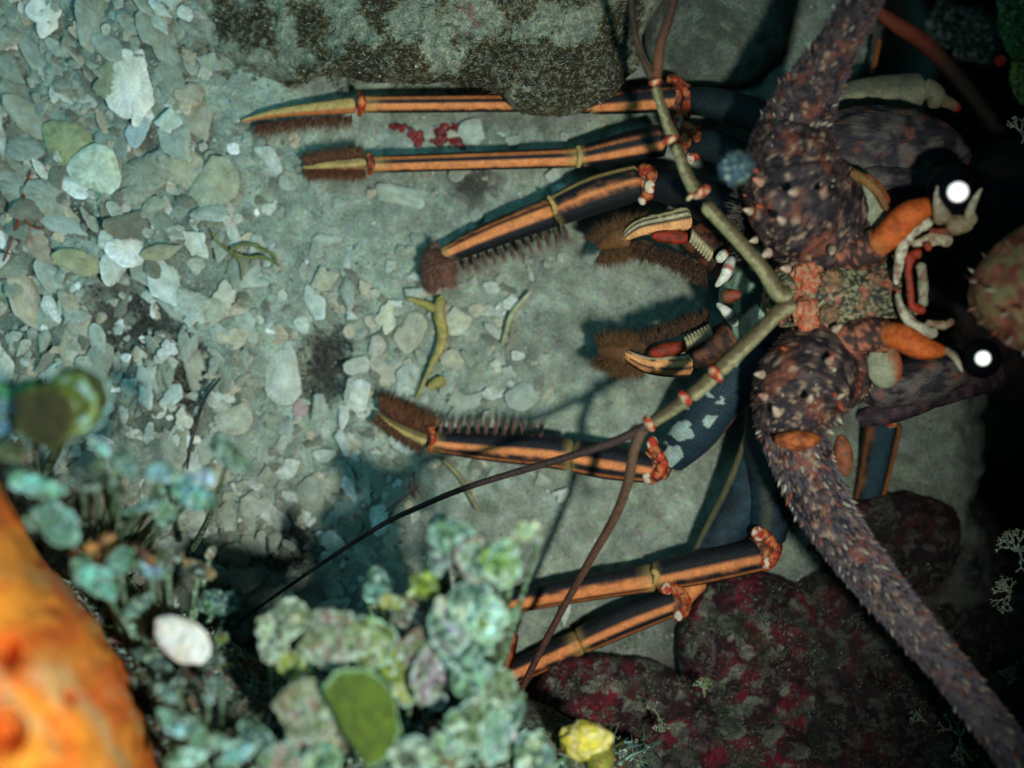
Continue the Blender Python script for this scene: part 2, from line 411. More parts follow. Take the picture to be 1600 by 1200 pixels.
tag(mb.build('shell_rubble', M['grit']), 'small broken shell chips filling the gaps between the larger flakes', 'shell rubble', kind='stuff')
# finer grit as one mass
random.seed(5)
mb = MB()
for i in range(26000):
    x = U(-60, 1500); y = U(-40, 1150)
    d = .45 + .55 * (1 - ss(420, 900, x))
    if R() > d: continue
    col = random.choice([PG, GG, BG, TN, DK, DK, c(70, 72, 60), WH if R() < .3 else GG])
    s = U(1.0, 3.2) * (1.5 if R() < .1 * (x < 450) else 1)
    crumb(mb, Vector((x - 800, 600 - y, G(x, y) + U(0, 3))), s, col)
for (cx, cy, rx, ry, a) in MUD[:4]:
    for i in range(700):
        t = U(0, 6.28); q = R() ** .8 * 1.05; u, v = math.cos(t) * q * rx, math.sin(t) * q * ry
        x = cx + u * math.cos(a) - v * math.sin(a); y = cy + u * math.sin(a) + v * math.cos(a)
        crumb(mb, Vector((x - 800, 600 - y, G(x, y) + U(0, 7))), U(1.5, 4.5), random.choice([c(50, 50, 44), c(62, 58, 50), c(40, 42, 42), c(84, 88, 76)]))
tag(mb.build('shell_grit', M['grit'], smooth=False), 'loose shell grit and dark crumbs scattered over the silt', 'grit', kind='stuff')

# ------------------------------------------------------------------ rocks
def rock(name, out, z0, z1, colf, label, m, amp=14, rings=70, n=220, pw=2.6, rough=1.0, cat='rock', zf=None, parent=None, center=None, skirt=-60):
    cx = sum(p[0] for p in out) / len(out) if not center else center[0]; cy = sum(p[1] for p in out) / len(out) if not center else center[1]
    ring, _ = cr([(p[0], p[1], 0) for p in out + [out[0]]], n); ring = ring[:n]
    mb = MB(); rows = []
    for i in range(rings + 6):
        row = []
        for k in range(n):
            ox, oy = ring[k][0] - cx, ring[k][1] - cy
            if i <= rings:
                s = (i / rings) ** .8
                x_, y_ = cx + ox * s, cy + oy * s; zb = z0(x_, y_) if callable(z0) else z0
                h = zb + (z1 - zb) * (1 - s ** pw) ** (1 / 2.0)
                if zf: h = zb + (h - zb) * zf(cx + ox * s, cy + oy * s)
                x, y = cx + ox * s, cy + oy * s
                w_ = 1 - .5 * s
            else:
                e = (i - rings) / 5; s = 1 - .05 * e - .1 * e * e; x, y = cx + ox * s, cy + oy * s; h = zb + (skirt - zb) * e; w_ = .5
            p = Wp(x, y, h)
            nz = fb(p.x / 110, p.y / 110, h / 110 + 4, 5); nf = fb(p.x / 22, p.y / 22, h / 22, 4)
            p = p + Vector((5 * fb(p.x / 40, p.y / 40, 7) * rough, 5 * fb(p.x / 40, p.y / 40, 17) * rough, (amp * nz + amp * .3 * nf) * w_))
            row.append(mb.vert(p, tuple(max(.004, q) for q in colf(x, y, nz, nf))))
        rows.append(row)
    for i in range(len(rows) - 1):
        for k in range(n):
            k2 = (k + 1) % n; mb.f.append((rows[i][k], rows[i + 1][k], rows[i + 1][k2], rows[i][k2]))
    mb.f.append(tuple(rows[-1]))
    b = Wp(cx, cy, 0)
    ob = mb.build(name, M[m], origin=(b.x, b.y, 0)); tag(ob, label, cat)
    return ob, mb
OL = c(84, 72, 30); OD = c(38, 34, 16); SI = c(120, 128, 106); SB = c(112, 124, 108)
def toprock(x, y, n1, n2):
    t = fb(x / 70, y / 70, 31, 5) + .35 * (ss(700, 860, x) * ss(40, 110, y)) - .35 * ss(60, 0, y) * 0
    t += .25 * ss(90, 140, y) * ss(480, 700, x) - .18 * (1 - ss(330, 420, x)) 
    fine_ = fb(x / 7, y / 7, 6, 3); t = t * 1.5; col = mixc(SI, OL, ss(-.08, .1, t + .3 * n2 + .5 * fine_)); col = mixc(col, OD, ss(.06, .3, t + .4 * n2 + .5 * fine_))
    if fb(x / 9, y / 9, 3, 3) > .28: col = mixc(col, SI, .7)
    col = mixc(col, c(120, 70, 80), .6 * ss(.25, .45, fb(x / 40, y / 40, 51, 3)) * (1 - ss(60, 90, abs(x - 720))) * ss(80, 40, y))
    return col
rock('algal_rock', [(250, -160), (262, -40), (330, 40), (345, 88), (400, 112), (450, 132), (520, 118), (590, 132), (700, 128), (775, 145), (810, 172), (868, 184), (930, 165), (985, 118), (1004, 60), (1000, -120)],
     lambda x, y: 14 + 86 * ss(430, 800, x), 170, toprock, 'rounded rock with olive algae and silt overhanging the topmost leg', 'rock', amp=20, center=(680, 10), skirt=-10, rings=120, n=420, pw=5, zf=lambda x, y: .35 + .65 * ss(340, 640, x))
def greyrock(x, y, n1, n2):
    return mul(mixc(c(96, 106, 94), c(70, 76, 66), ss(-.2, .3, n1 + n2 * .5)), 1)
rock('smooth_boulder', [(1010, -140), (1005, 20), (1015, 100), (1060, 132), (1130, 138), (1190, 118), (1230, 60), (1240, 0), (1235, -140)],
     30, 90, greyrock, 'smooth dim grey boulder behind the upper antenna stems', 'silt' , amp=8, center=(1120, 0))
RD = c(98, 16, 30); RDD = c(44, 14, 22); PL = c(112, 116, 98); GN = c(42, 54, 34)
def redrock(seed):
    def f(x, y, n1, n2):
        t = fb(x / 60, y / 60, seed, 4); u = fb(x / 34, y / 34, seed + 9, 4)
        col = mixc(RDD, RD, ss(-.1, .35, t)); col = mixc(col, PL, ss(.16, .34, u) * .85); col = mixc(col, GN, ss(.2, .4, fb(x / 50, y / 50, seed + 20, 4)) * .7)
        return mul(col, .85)
    return f
RK = dict(rings=90, n=300)
rock('crusted_rock', [(820, 1100), (850, 1045), (900, 1022), (960, 1024), (1030, 1035), (1085, 1080), (1100, 1160), (1050, 1240), (900, 1250), (830, 1190)], 20, 92, redrock(3), 'low purple red crusted rock right of the yellow sponge knob', 'redrock', amp=34, pw=5, **RK)
rock('crusted_rock', [(1085, 945), (1120, 905), (1200, 895), (1270, 930), (1310, 1000), (1310, 1090), (1260, 1160), (1150, 1150), (1070, 1080), (1060, 990)], 20, 84, redrock(8), 'deep red crusted rock just below the orange knee of the lowest legs', 'redrock', amp=38, pw=5, **RK)
rock('crusted_rock', [(980, 1170), (1060, 1105), (1180, 1115), (1270, 1150), (1330, 1260), (1250, 1380), (1050, 1380), (960, 1260)], 20, 110, redrock(14), 'mottled red and cream rock cut by the bottom edge of the photo', 'redrock', amp=36, pw=5, **RK)
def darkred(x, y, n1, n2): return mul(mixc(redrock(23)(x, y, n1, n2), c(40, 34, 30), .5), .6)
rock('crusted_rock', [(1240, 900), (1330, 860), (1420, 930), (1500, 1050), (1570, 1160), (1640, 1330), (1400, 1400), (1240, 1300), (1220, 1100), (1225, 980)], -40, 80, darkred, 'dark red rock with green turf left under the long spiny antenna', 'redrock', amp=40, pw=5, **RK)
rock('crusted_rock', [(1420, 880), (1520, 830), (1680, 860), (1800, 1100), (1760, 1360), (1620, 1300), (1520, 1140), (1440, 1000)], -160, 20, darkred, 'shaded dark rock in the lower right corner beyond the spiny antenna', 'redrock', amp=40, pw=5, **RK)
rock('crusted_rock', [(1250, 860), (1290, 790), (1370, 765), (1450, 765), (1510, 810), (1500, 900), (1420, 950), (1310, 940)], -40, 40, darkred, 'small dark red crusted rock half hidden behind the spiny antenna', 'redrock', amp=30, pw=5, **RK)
# crevice side at right; unseen roof above the camera, added to block the sun
def cave(name, P, label, sx, sy, flip=False):
    mb = MB(); n = 40
    (a, b_, c_, d) = [Vector(p) for p in P]
    for j in range(n + 1):
        for i in range(n + 1):
            u, v = i / n, j / n
            p = (a * (1 - u) + b_ * u) * (1 - v) + (d * (1 - u) + c_ * u) * v
            q = p / 420
            p = p + Vector((fb(q.x, q.y, q.z), fb(q.x + 9, q.y, q.z), fb(q.x, q.y + 9, q.z))) * 150
            mb.vert(p, mixc(c(36, 46, 40), c(60, 40, 40), ss(-.2, .3, fb(q.x * 2, q.y * 2, q.z))))
    for j in range(n):
        for i in range(n):
            k = j * (n + 1) + i; mb.f.append((k, k + 1, k + n + 2, k + n + 1))
    o = mb.build(name, M['deep']); return tag(o, kind='structure')
cave('crevice_wall', [(1150, 3000, -1600), (1150, -3000, -1600), (1450, -3000, 2900), (1450, 3000, 2900)], '', 1, 1)
cave('unseen_shade_roof', [(-420, 3000, 2700), (-420, -3000, 2700), (1600, -3000, 2700), (1600, 3000, 2700)], '', 1, 1)

# ------------------------------------------------------------------ spiny lobster
LZ = Wp(1330, 460, 0)
lob = empty('spiny_lobster', (LZ.x, LZ.y, 0), 'spiny lobster with orange striped legs, spiny antennae and shining eyes in a crevice', 'lobster')
body = MB()
ORG = c(208, 128, 70); ORD = c(176, 104, 54); YEL = c(176, 150, 88); TEAL = c(22, 36, 38); BLK = c(14, 18, 22); RED = c(170, 52, 24); CRM = c(214, 210, 180); BLUE = c(26, 48, 56); OLV = c(110, 96, 56)
def bands(B, under=BLK, wob=.035, yel0=0.0, yel1=0.0, endcol=YEL):
    """B: list of (t_low, t_high, colour) over t=-1..1"""
    def f(s, t, up, p):
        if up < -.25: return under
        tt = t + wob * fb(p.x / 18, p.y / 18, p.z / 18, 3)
        col = under
        for (a, b, q) in B:
            w_ = .03
            k = ss(a - w_, a + w_, tt) * (1 - ss(b - w_, b + w_, tt)); col = mixc(col, q, k)
        e = max(1 - ss(0, .12, s) if yel0 else 0, ss(.9, 1, s) if yel1 else 0)
        return mixc(col, endcol, .5 * e)
    return f
LB = [(-.78, -.16, ORG), (.28, .70, ORD)]                 # thick orange low, thin orange high
LBm = [(-.92, -.62, ORD), (-.36, .34, ORG)]              # lower legs: dark upper half
def joint(x, y, z, r, up=True):
    ball(body, Wp(x, y, z), r * .75, r, r * .8, lambda d, q: mixc(RED, mixc(ORG, CRM, ss(.0, .5, fb(q.x / 9, q.y / 9, q.z / 9, 2))), ss(-.2, .25, fb(q.x / 12, q.y / 12, q.z / 12 + 5, 3))), 12, 18, lambda d: .1 * fb(d.x * 2, d.y * 2, d.z * 2, 2))
def knob(x, y, z, r, col):
    r *= .82; z -= 3; col = mixc(col, c(190, 130, 90), .25)
    ball(body, Wp(x, y, z), r * 1.05, r * 1.25, r * .8, lambda d, q: mixc(col, RED, ss(.02, .16, fb(q.x / 13, q.y / 13, q.z / 13 + 3, 2))), 12, 18, lambda d: .16 * fb(d.x * 1.7 + x, d.y * 1.7, d.z * 1.7, 2))
def arc(P, colf=None):
    P = [(q[0], q[1], q[2] - 5, q[3] * 1.15) for q in P]
    tube(body, P, colf or (lambda s, t, u, p: mixc(mixc(c(190, 110, 60), RED, ss(-.15, .2, fb(p.x / 10, p.y / 10, p.z / 10, 3))), c(90, 44, 30), ss(.1, .3, fb(p.x / 8, p.y / 8, 9, 3)))), 16, 2, 1, lambda s, a, p: .12 * fb(p.x / 9, p.y / 9, p.z / 9, 2))
hb = MB()   # bristles
def fringe(P, side, h, n, colr=(c(70, 36, 20), c(120, 80, 48)), r=1.1, spread=.4, tufts=0, back=0.0, zz=0.0):
    S, Ln = cr(P, 60)
    for i in range(n):
        u = R()
        if tufts: u = (math.floor(u * tufts) + .5 + U(-.17, .17)) / tufts
        j = min(59, int(u * 60)); a, b_ = Vector(Wp(*S[j][:3])), Vector(Wp(*S[j + 1][:3])); T = (b_ - a).normalized(); Lv = Vector((-T.y, T.x, 0))
        rr = S[j][3] if len(S[j]) > 3 else 0
        p = a + (b_ - a) * R() + Lv * side * rr * U(.5, .95) + Vector((0, 0, U(-.5, .5) * rr))
        d = Lv * side + T * (U(-spread, spread) - back) + Vector((0, 0, U(-.5, .6) + zz))
        if tufts:
            tc = ((u * tufts) % 1) - .5; d = Lv * side - T * (tc * 1.6 * 1.5 + back) + Vector((0, 0, U(-.15, .25)))
        hair(hb, p, d, r * U(.7, 1.2), h * U(.6, 1.15), mul(colr[0], U(.7, 1.3)), mul(colr[1], U(.7, 1.3)), Vector((U(-.5, .5), U(-.5, .5), 0)))

for (x, y, z, q) in [(1062, 156, 84, 27), (1080, 222, 94, 26), (1008, 285, 98, 27), (1026, 724, 90, 27), (1194, 858, 98, 28), (1058, 942, 74, 23)]:
    ball(body, Wp(x, y, z), q * .95, q, q * .85, lambda d, p_: mixc(mixc(c(120, 62, 40), c(60, 36, 30), ss(-.15, .2, fb(p_.x / 12, p_.y / 12, p_.z / 12, 3))), c(180, 120, 76), ss(.15, .35, fb(p_.x / 9, p_.y / 9, 4, 3))), 26, 36, lambda d: .08 * fb(d.x * 2, d.y * 2, d.z * 2, 2))
# leg A (topmost)
tube(body, [(378, 189, 44, 2.6), (430, 177, 50, 7.0), (500, 169, 56, 10.6), (556, 164, 60, 13.2)], bands([(-1, -.45, ORD), (-.45, .8, YEL)], OLV), 20, 3, .9)
arc([(561, 145, 66, 4.4), (565, 155, 80, 5.3), (565, 165, 80, 6.2), (562, 181, 66, 4.4)])
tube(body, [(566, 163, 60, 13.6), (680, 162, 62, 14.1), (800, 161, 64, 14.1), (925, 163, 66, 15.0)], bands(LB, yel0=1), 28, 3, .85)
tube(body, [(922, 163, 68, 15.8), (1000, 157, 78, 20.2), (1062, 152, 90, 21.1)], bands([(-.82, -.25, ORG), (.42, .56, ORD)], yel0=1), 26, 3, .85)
arc([(1043, 122, 98, 7.0), (1062, 130, 112, 6.2), (1074, 152, 116, 6.2), (1070, 178, 110, 7.9), (1056, 188, 100, 7.9)])
tube(body, [(1070, 158, 90, 21.1), (1120, 162, 120, 23.8), (1200, 190, 150, 28.2), (1300, 260, 160, 35.2)], bands([(-1, 1, TEAL)], BLK), 22, 5, .9)
# leg B
tube(body, [(472, 262, 36, 2.6), (505, 260, 44, 7.9), (574, 256, 52, 11.4)], bands([(-1, -.6, ORD), (-.5, .1, YEL), (.3, .8, YEL)], OLV), 20, 3, .9)
arc([(574, 240, 60, 3.5), (580, 250, 70, 4.4), (580, 262, 68, 5.3), (576, 272, 58, 4.4)])
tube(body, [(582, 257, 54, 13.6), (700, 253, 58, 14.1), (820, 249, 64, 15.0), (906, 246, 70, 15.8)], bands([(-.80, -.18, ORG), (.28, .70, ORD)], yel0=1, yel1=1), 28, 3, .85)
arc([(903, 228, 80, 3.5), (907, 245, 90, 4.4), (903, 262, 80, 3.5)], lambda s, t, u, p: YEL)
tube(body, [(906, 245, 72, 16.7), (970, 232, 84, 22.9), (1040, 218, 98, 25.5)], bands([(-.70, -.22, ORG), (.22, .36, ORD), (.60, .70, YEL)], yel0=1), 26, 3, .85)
arc([(1060, 194, 112, 7.0), (1078, 200, 124, 7.0), (1094, 222, 126, 7.0), (1090, 240, 118, 7.0), (1076, 250, 108, 5.3)])
knob(1060, 190, 122, 9, CRM); knob(1078, 248, 116, 8, CRM); knob(1072, 220, 118, 11, ORG)
tube(body, [(1080, 222, 96, 22.9), (1130, 235, 130, 26.4), (1210, 290, 170, 35.2)], bands([(-1, 1, TEAL)], BLK), 22, 5, .9)
# leg C
tube(body, [(686, 440, 24, 3.5), (684, 420, 36, 7.9), (693, 398, 48, 12.3)], bands([(-1, 1, c(120, 76, 44))], OLV), 18, 3, .9)
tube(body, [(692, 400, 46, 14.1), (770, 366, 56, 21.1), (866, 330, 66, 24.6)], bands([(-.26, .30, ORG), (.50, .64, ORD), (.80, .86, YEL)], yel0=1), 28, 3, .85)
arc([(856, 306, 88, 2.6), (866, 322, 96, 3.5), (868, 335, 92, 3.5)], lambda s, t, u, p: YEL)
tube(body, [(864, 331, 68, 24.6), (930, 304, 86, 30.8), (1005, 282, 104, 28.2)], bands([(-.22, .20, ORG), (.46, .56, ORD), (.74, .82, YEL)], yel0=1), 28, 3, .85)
arc([(998, 262, 118, 7.9), (1014, 268, 126, 8.8), (1024, 285, 126, 8.8), (1014, 302, 118, 8.8), (1000, 308, 108, 7.0)])
knob(1016, 292, 128, 10, CRM); knob(1004, 312, 112, 8, CRM)
tube(body, [(1015, 285, 100, 24.6), (1070, 300, 130, 29.9), (1180, 350, 170, 39.6)], bands([(-1, 1, BLK)], BLK), 22, 5, .9)
# leg D
tube(body, [(586, 645, 26, 3.5), (620, 668, 40, 8.8), (668, 690, 52, 13.2)], bands([(-1, -.3, OLV), (-.4, .2, YEL), (.3, .7, OLV)], OLV), 20, 3, .9)
arc([(672, 668, 62, 5.3), (676, 685, 72, 5.3), (672, 708, 60, 4.4)])
tube(body, [(674, 690, 54, 15.8), (760, 698, 62, 22.0), (850, 705, 72, 25.5), (895, 712, 76, 25.5)], bands([(-.8, -.66, ORD), (-.42, .14, ORG)], yel0=1, yel1=1), 28, 3, .85)
tube(body, [(892, 712, 78, 25.5), (950, 722, 86, 27.3), (1022, 733, 96, 22.9)], bands([(-.82, -.72, ORD), (-.40, .06, ORG)], yel0=1), 28, 3, .85)
arc([(1014, 694, 112, 8.8), (1024, 706, 122, 7.9), (1036, 722, 122, 7.9), (1028, 742, 116, 7.9), (1012, 752, 104, 7.0)])
knob(1019, 692, 120, 10, CRM); knob(1012, 746, 112, 9, CRM); knob(1050, 715, 108, 15, ORD); knob(1062, 722, 108, 10, ORG)
def blotch(s, t, u, p):
    col = mixc(BLUE, c(150, 172, 160), ss(.12, .17, fb(p.x / 42 + 3, p.y / 42, 1, 3)) * (1 if t > -.2 else 0)); return mixc(col, c(150, 84, 50), .8 * (1 - ss(-.97, -.86, t)))
tube(body, [(1045, 722, 96, 22.9), (1085, 676, 130, 35.2), (1135, 610, 160, 38.7), (1200, 540, 180, 38.7)], blotch, 64, 2, .85)
# leg E
tube(body, [(700, 962, 30, 14.1), (790, 944, 42, 16.7), (900, 922, 56, 20.2), (1024, 902, 74, 22.0)], bands([(-.84, -.72, ORD), (-.48, .22, ORG)], yel1=1), 28, 3, .85)
tube(body, [(1020, 902, 74, 22.9), (1100, 885, 88, 27.3), (1192, 866, 104, 26.4)], bands([(-.82, -.72, ORD), (-.42, .12, ORG)], yel0=1), 28, 3, .85)
arc([(1172, 832, 116, 7.0), (1194, 836, 130, 8.8), (1210, 856, 130, 7.9), (1206, 876, 124, 7.9), (1190, 888, 110, 7.0)])
arc([(1018, 890, 100, 3.5), (1026, 898, 104, 4.4), (1022, 914, 96, 3.5)], lambda s, t, u, p: YEL)
knob(1184, 834, 132, 11, CRM); knob(1198, 880, 124, 9, CRM)
def darkleg(s, t, u, p): return mixc(mul(BLUE, 1 + .8 * fb(p.x / 20, p.y / 20, p.z / 20, 4)), c(86, 92, 72), .6 * ss(.1, .25, t) * (1 - ss(.45, .6, t)))
tube(body, [(1198, 850, 96, 26.4), (1206, 770, 110, 37.0), (1200, 680, 140, 37.0), (1210, 600, 160, 37.0)], lambda s, t, u, p: mul(darkleg(s, t, u, p), .75), 24, 4, .85)
# leg F
tube(body, [(640, 1122, 10, 12.3), (770, 1066, 30, 17.6), (840, 1034, 42, 19.4), (908, 1002, 50, 20.2)], bands([(-.84, -.70, ORD), (-.42, .32, ORG)], yel1=1), 28, 3, .85)
tube(body, [(904, 1003, 52, 21.1), (980, 968, 62, 24.6), (1062, 938, 76, 21.1)], bands([(-.84, -.72, ORD), (-.4, .18, ORG)], yel0=1), 28, 3, .85)
arc([(1030, 922, 92, 7.0), (1055, 920, 100, 7.0), (1072, 940, 100, 7.0), (1066, 964, 88, 7.0)])
knob(1042, 920, 100, 9, CRM); knob(1060, 962, 92, 8, CRM)
tube(body, [(1066, 935, 66, 15.8), (1082, 918, 70, 15.8), (1098, 905, 70, 14.1)], lambda s, t, u, p: ORG, 14, 3, .9)
def blade(s, t, u, p): return mixc(mul(BLUE, .9 + .8 * fb(p.x / 20, p.y / 20, p.z / 20, 4)), c(150, 140, 90), .8 * ss(.84, .93, t))
tube(body, [(1085, 905, 60, 19.4), (1120, 850, 70, 29.9), (1165, 770, 90, 35.2), (1186, 690, 120, 26.4), (1200, 630, 140, 21.1)], blade, 28, 4, .85)
# furry orange toe behind the lower weeds
tube(body, [(800, 985, 60, 12.3), (786, 1022, 70, 19.4), (778, 1050, 60, 21.1)], lambda s, t, u, p: mixc(c(150, 84, 40), c(96, 30, 16), ss(-.1, .2, fb(p.x / 14, p.y / 14, 4, 3))), 18, 3, .9)
tube(body, [(815, 1080, 36, 14.1), (780, 1100, 40, 15.8), (740, 1110, 36, 10.6)], lambda s, t, u, p: mixc(c(176, 80, 40), RED, .4), 18, 3, .9)
# leg G (right, upright behind the lower antenna), orange edged
tube(body, [(1330, 905, -20, 20), (1352, 800, 0, 24), (1366, 740, 10, 26), (1382, 655, 30, 30)], bands([(-.95, -.55, c(176, 110, 62)), (-.4, .62, c(30, 60, 70)), (.72, .95, c(150, 96, 56))], BLK), 24, 4, .85)
joint(1392, 655, 50, 14); joint(1354, 655, 40, 10)
tube(body, [(1290, 935, -10, 16), (1300, 915, 10, 20), (1318, 890, 10, 18)], lambda s, t, u, p: mixc(c(190, 120, 56), c(120, 50, 24), ss(-.1, .2, fb(p.x / 12, p.y / 12, 1, 3))), 18, 3, .9)
# leg H (pale, upper right), leg J (thin red brown, top right)
tube(body, [(1286, 158, 130, 20), (1360, 146, 120, 26), (1440, 140, 100, 27)], bands([(-1, -.1, c(150, 152, 122)), (-.02, .9, c(118, 122, 98))], c(60, 66, 56)), 26, 3, .85)
tube(body, [(1440, 132, 100, 15), (1462, 150, 104, 16), (1452, 168, 100, 9)], lambda s, t, u, p: c(140, 134, 104), 18, 3, .9)
tube(body, [(1462, 152, 96, 12), (1485, 162, 90, 9), (1500, 172, 84, 7)], lambda s, t, u, p: mixc(c(140, 120, 90), RED, ss(.6, .9, s)), 16, 3, .9)
tube(body, [(1366, 14, 40, 9), (1400, 38, 30, 12), (1450, 72, 10, 13), (1520, 150, -30, 12), (1600, 260, -80, 14)], lambda s, t, u, p: mixc(c(140, 66, 44), c(60, 50, 40), ss(.15, .5, s)), 18, 4, .9)
tube(body, [(1374, 60, 40, 5), (1366, 100, 50, 5), (1362, 116, 55, 4)], lambda s, t, u, p: c(150, 90, 50), 12, 3, .9)

# antennal bases and spiny antennae
AD = c(28, 24, 30); AL = c(78, 66, 62); AO = c(132, 72, 46); PKK = c(176, 150, 120)
def antcol(s, t, u, p):
    a = fb(p.x / 16, p.y / 16, p.z / 16, 4); b_ = fb(p.x / 34, p.y / 34, p.z / 34 + 9, 3); g = fb(p.x / 5, p.y / 5, p.z / 5, 2)
    col = mixc(AD, AL, ss(-.15, .45, a + .5 * g)); col = mixc(col, AO, ss(.26, .55, b_ + .25 * g) * .6); return mixc(mul(col, 1 + .9 * fb(p.x / 3, p.y / 3, p.z / 3, 2)), PKK, ss(.36, .5, fb(p.x / 12 + 40, p.y / 12, p.z / 12, 3)) * .7)
def antdisp(s, a, p):
    q = p / 26; return .05 * fb(q.x + math.cos(a), q.y + math.sin(a), q.z, 4) + .05 * fb(q.x * 3, q.y * 3, q.z * 3, 2)
spn = MB()
def spines(pts_r, n, hl=(6, 14), pale=.5, fwd=.9, mbx=None, big=0):
    """pts_r: (px,py,z,r) polyline; spines leaning to the far end"""
    S, _ = cr(pts_r, 120); m_ = mbx or body
    for i in range(n):
        j = random.randrange(120); a, b_ = Wp(*S[j][:3]), Wp(*S[j + 1][:3]); T = (b_ - a).normalized(); Lv = Vector((-T.y, T.x, 0)).normalized(); D = T.cross(Lv)
        if D.z < 0: D = -D
        an = U(-.15, math.pi + .15); rr = S[j][3] * K(S[j][2])
        nrm = Lv * math.cos(an) + D * math.sin(an)
        p = a + Lv * math.cos(an) * rr * .96 + D * math.sin(an) * rr * .78
        h = U(*hl); 
        if i < big: h *= 1.9
        tip = random.choice([CRM, c(190, 170, 150), c(160, 120, 90), c(150, 120, 100), c(180, 90, 54)]) if R() < pale else c(90, 70, 70)
        cone(m_, p, nrm + T * fwd, h * (.36 if i < big else .28), h * (1.0 if i < big else 1.3), mixc(AD, tip, .35), tip, 6)
def fuzz(pts_r, n, h=(5, 11), cols=(c(52, 40, 46), c(150, 138, 140)), fwd=2.2, r=.55):
    S, _ = cr(pts_r, 120)
    for i in range(n):
        j = random.randrange(120); a, b_ = Wp(*S[j][:3]), Wp(*S[j + 1][:3]); T = (b_ - a).normalized(); Lv = Vector((-T.y, T.x, 0)).normalized(); D = T.cross(Lv)
        if D.z < 0: D = -D
        an = U(-.3, math.pi + .3); rr = S[j][3] * K(S[j][2])
        p = a + (b_ - a) * R() + Lv * math.cos(an) * rr * .98 + D * math.sin(an) * rr * .8
        hair(hb, p, Lv * math.cos(an) * U(.4, 1) + D * math.sin(an) * .5 + T * fwd * U(.6, 1), r, U(*h), cols[0], mul(cols[1], U(.5, 1.2)))
UA = [(1238, 212, 300, 56), (1262, 150, 320, 46), (1296, 92, 345, 34), (1330, 32, 370, 30), (1378, -60, 410, 28)]
UB = [(1330, 385, 230, 70), (1280, 345, 270, 88), (1246, 300, 300, 82), (1238, 240, 305, 68), (1244, 200, 300, 56)]
DA = [(1236, 665, 290, 49), (1252, 715, 290, 47), (1288, 795, 300, 42), (1346, 880, 320, 36), (1430, 982, 350, 30), (1512, 1082, 380, 28), (1598, 1195, 410, 28), (1660, 1280, 430, 28)]
DB = [(1340, 545, 230, 50), (1300, 568, 260, 74), (1258, 598, 285, 76), (1240, 645, 290, 62), (1240, 680, 290, 50)]
def antcol_far(s, t, u, p): return mixc(antcol(s, t, u, p), c(118, 114, 124), .5 * ss(.25, .8, s + .35 * fb(p.x / 12, p.y / 12, p.z / 12, 3)))
for P in (UA, UB, DA, DB): tube(body, P, antcol_far if P is DA else antcol, 80, 2.4, .85, antdisp)
spines(UA, 150, (5, 11), .35); spines(DA, 620, (5, 11), .6, 1.2)
spines(UB, 230, (4, 9), .5, .7, big=26); spines(DB, 220, (4, 9), .5, .7, big=24)
fuzz(UA, 2600); fuzz(DA, 6500, (6, 13), (c(60, 52, 60), c(176, 170, 178))); fuzz(UB, 2600, cols=(c(40, 32, 38), c(130, 100, 92)), fwd=1.6); fuzz(DB, 2400, cols=(c(40, 32, 38), c(130, 100, 92)), fwd=1.6)
# stout marginal spines of the antennal bases
for (x, y, z, dx, dy, h) in [(1188, 285, 350, -1, .3, 26), (1172, 330, 330, -1, .1, 22), (1240, 300, 395, -.6, -.2, 24), (1222, 345, 385, -.6, .2, 22), (1200, 395, 320, -.8, -.5, 26), (1285, 300, 390, .2, .4, 18),
                             (1300, 390, 340, -.3, -.6, 22), (1215, 645, 345, -.6, .6, 26), (1190, 585, 320, -1, 0, 24), (1265, 625, 375, 0, .5, 20), (1295, 565, 355, .3, .6, 22), (1195, 620, 320, -1, .3, 22), (1305, 515, 330, .4, .4, 22),
                             (1180, 375, 300, -1, -.3, 20), (1310, 620, 330, .5, .3, 18), (1230, 420, 300, -.9, 0, 24)]:
    h *= .72; p = Wp(x, y, z - 4); cone(body, p, Vector((dx, dy, .9)), h * .38, h, mixc(c(120, 70, 48), CRM, .35), mixc(CRM, RED, .25 if R() < .6 else .8), 9)
def patch(x, y, z, rx, ry, rz, col0, col1, ang=0, disp=.12, nz=8):
    ball(body, Wp(x, y, z), rx, ry, rz, lambda d, q: mixc(col0, col1, ss(-.2, .25, fb(q.x / nz, q.y / nz, q.z / nz, 3))), 18, 26, lambda d: disp * fb(d.x * 2.5, d.y * 2.5, d.z * 2.5, 3), Matrix.Rotation(ang, 3, 'Z'))
patch(1246, 688, 330, 30, 13, 14, c(170, 96, 44), c(120, 60, 34), 0)
patch(1318, 712, 300, 12, 28, 12, c(150, 84, 50), c(110, 80, 60), .15)
# pale leaf plates (antennal scales) beside the orange stalks
def leafplate(cx, cy, z, rx, ry, ang):
    ball(body, Wp(cx, cy, z), rx, ry, 10, lambda d, q: mixc(c(150, 156, 124), c(170, 84, 44), ss(.1, .5, d.x * .7 + .3 * fb(q.x / 14, q.y / 14, 2, 3))), 16, 26, None, Matrix.Rotation(ang, 3, 'Z'))
leafplate(1362, 315, 300, 24, 40, .45); leafplate(1382, 572, 300, 24, 30, .1)
tube(body, [(1318, 268, 300, 12), (1345, 278, 320, 8), (1372, 300, 325, 7), (1386, 330, 318, 5)], lambda s, t, u, p: mixc(c(150, 120, 60), c(130, 84, 50), s), 14, 3, .9)
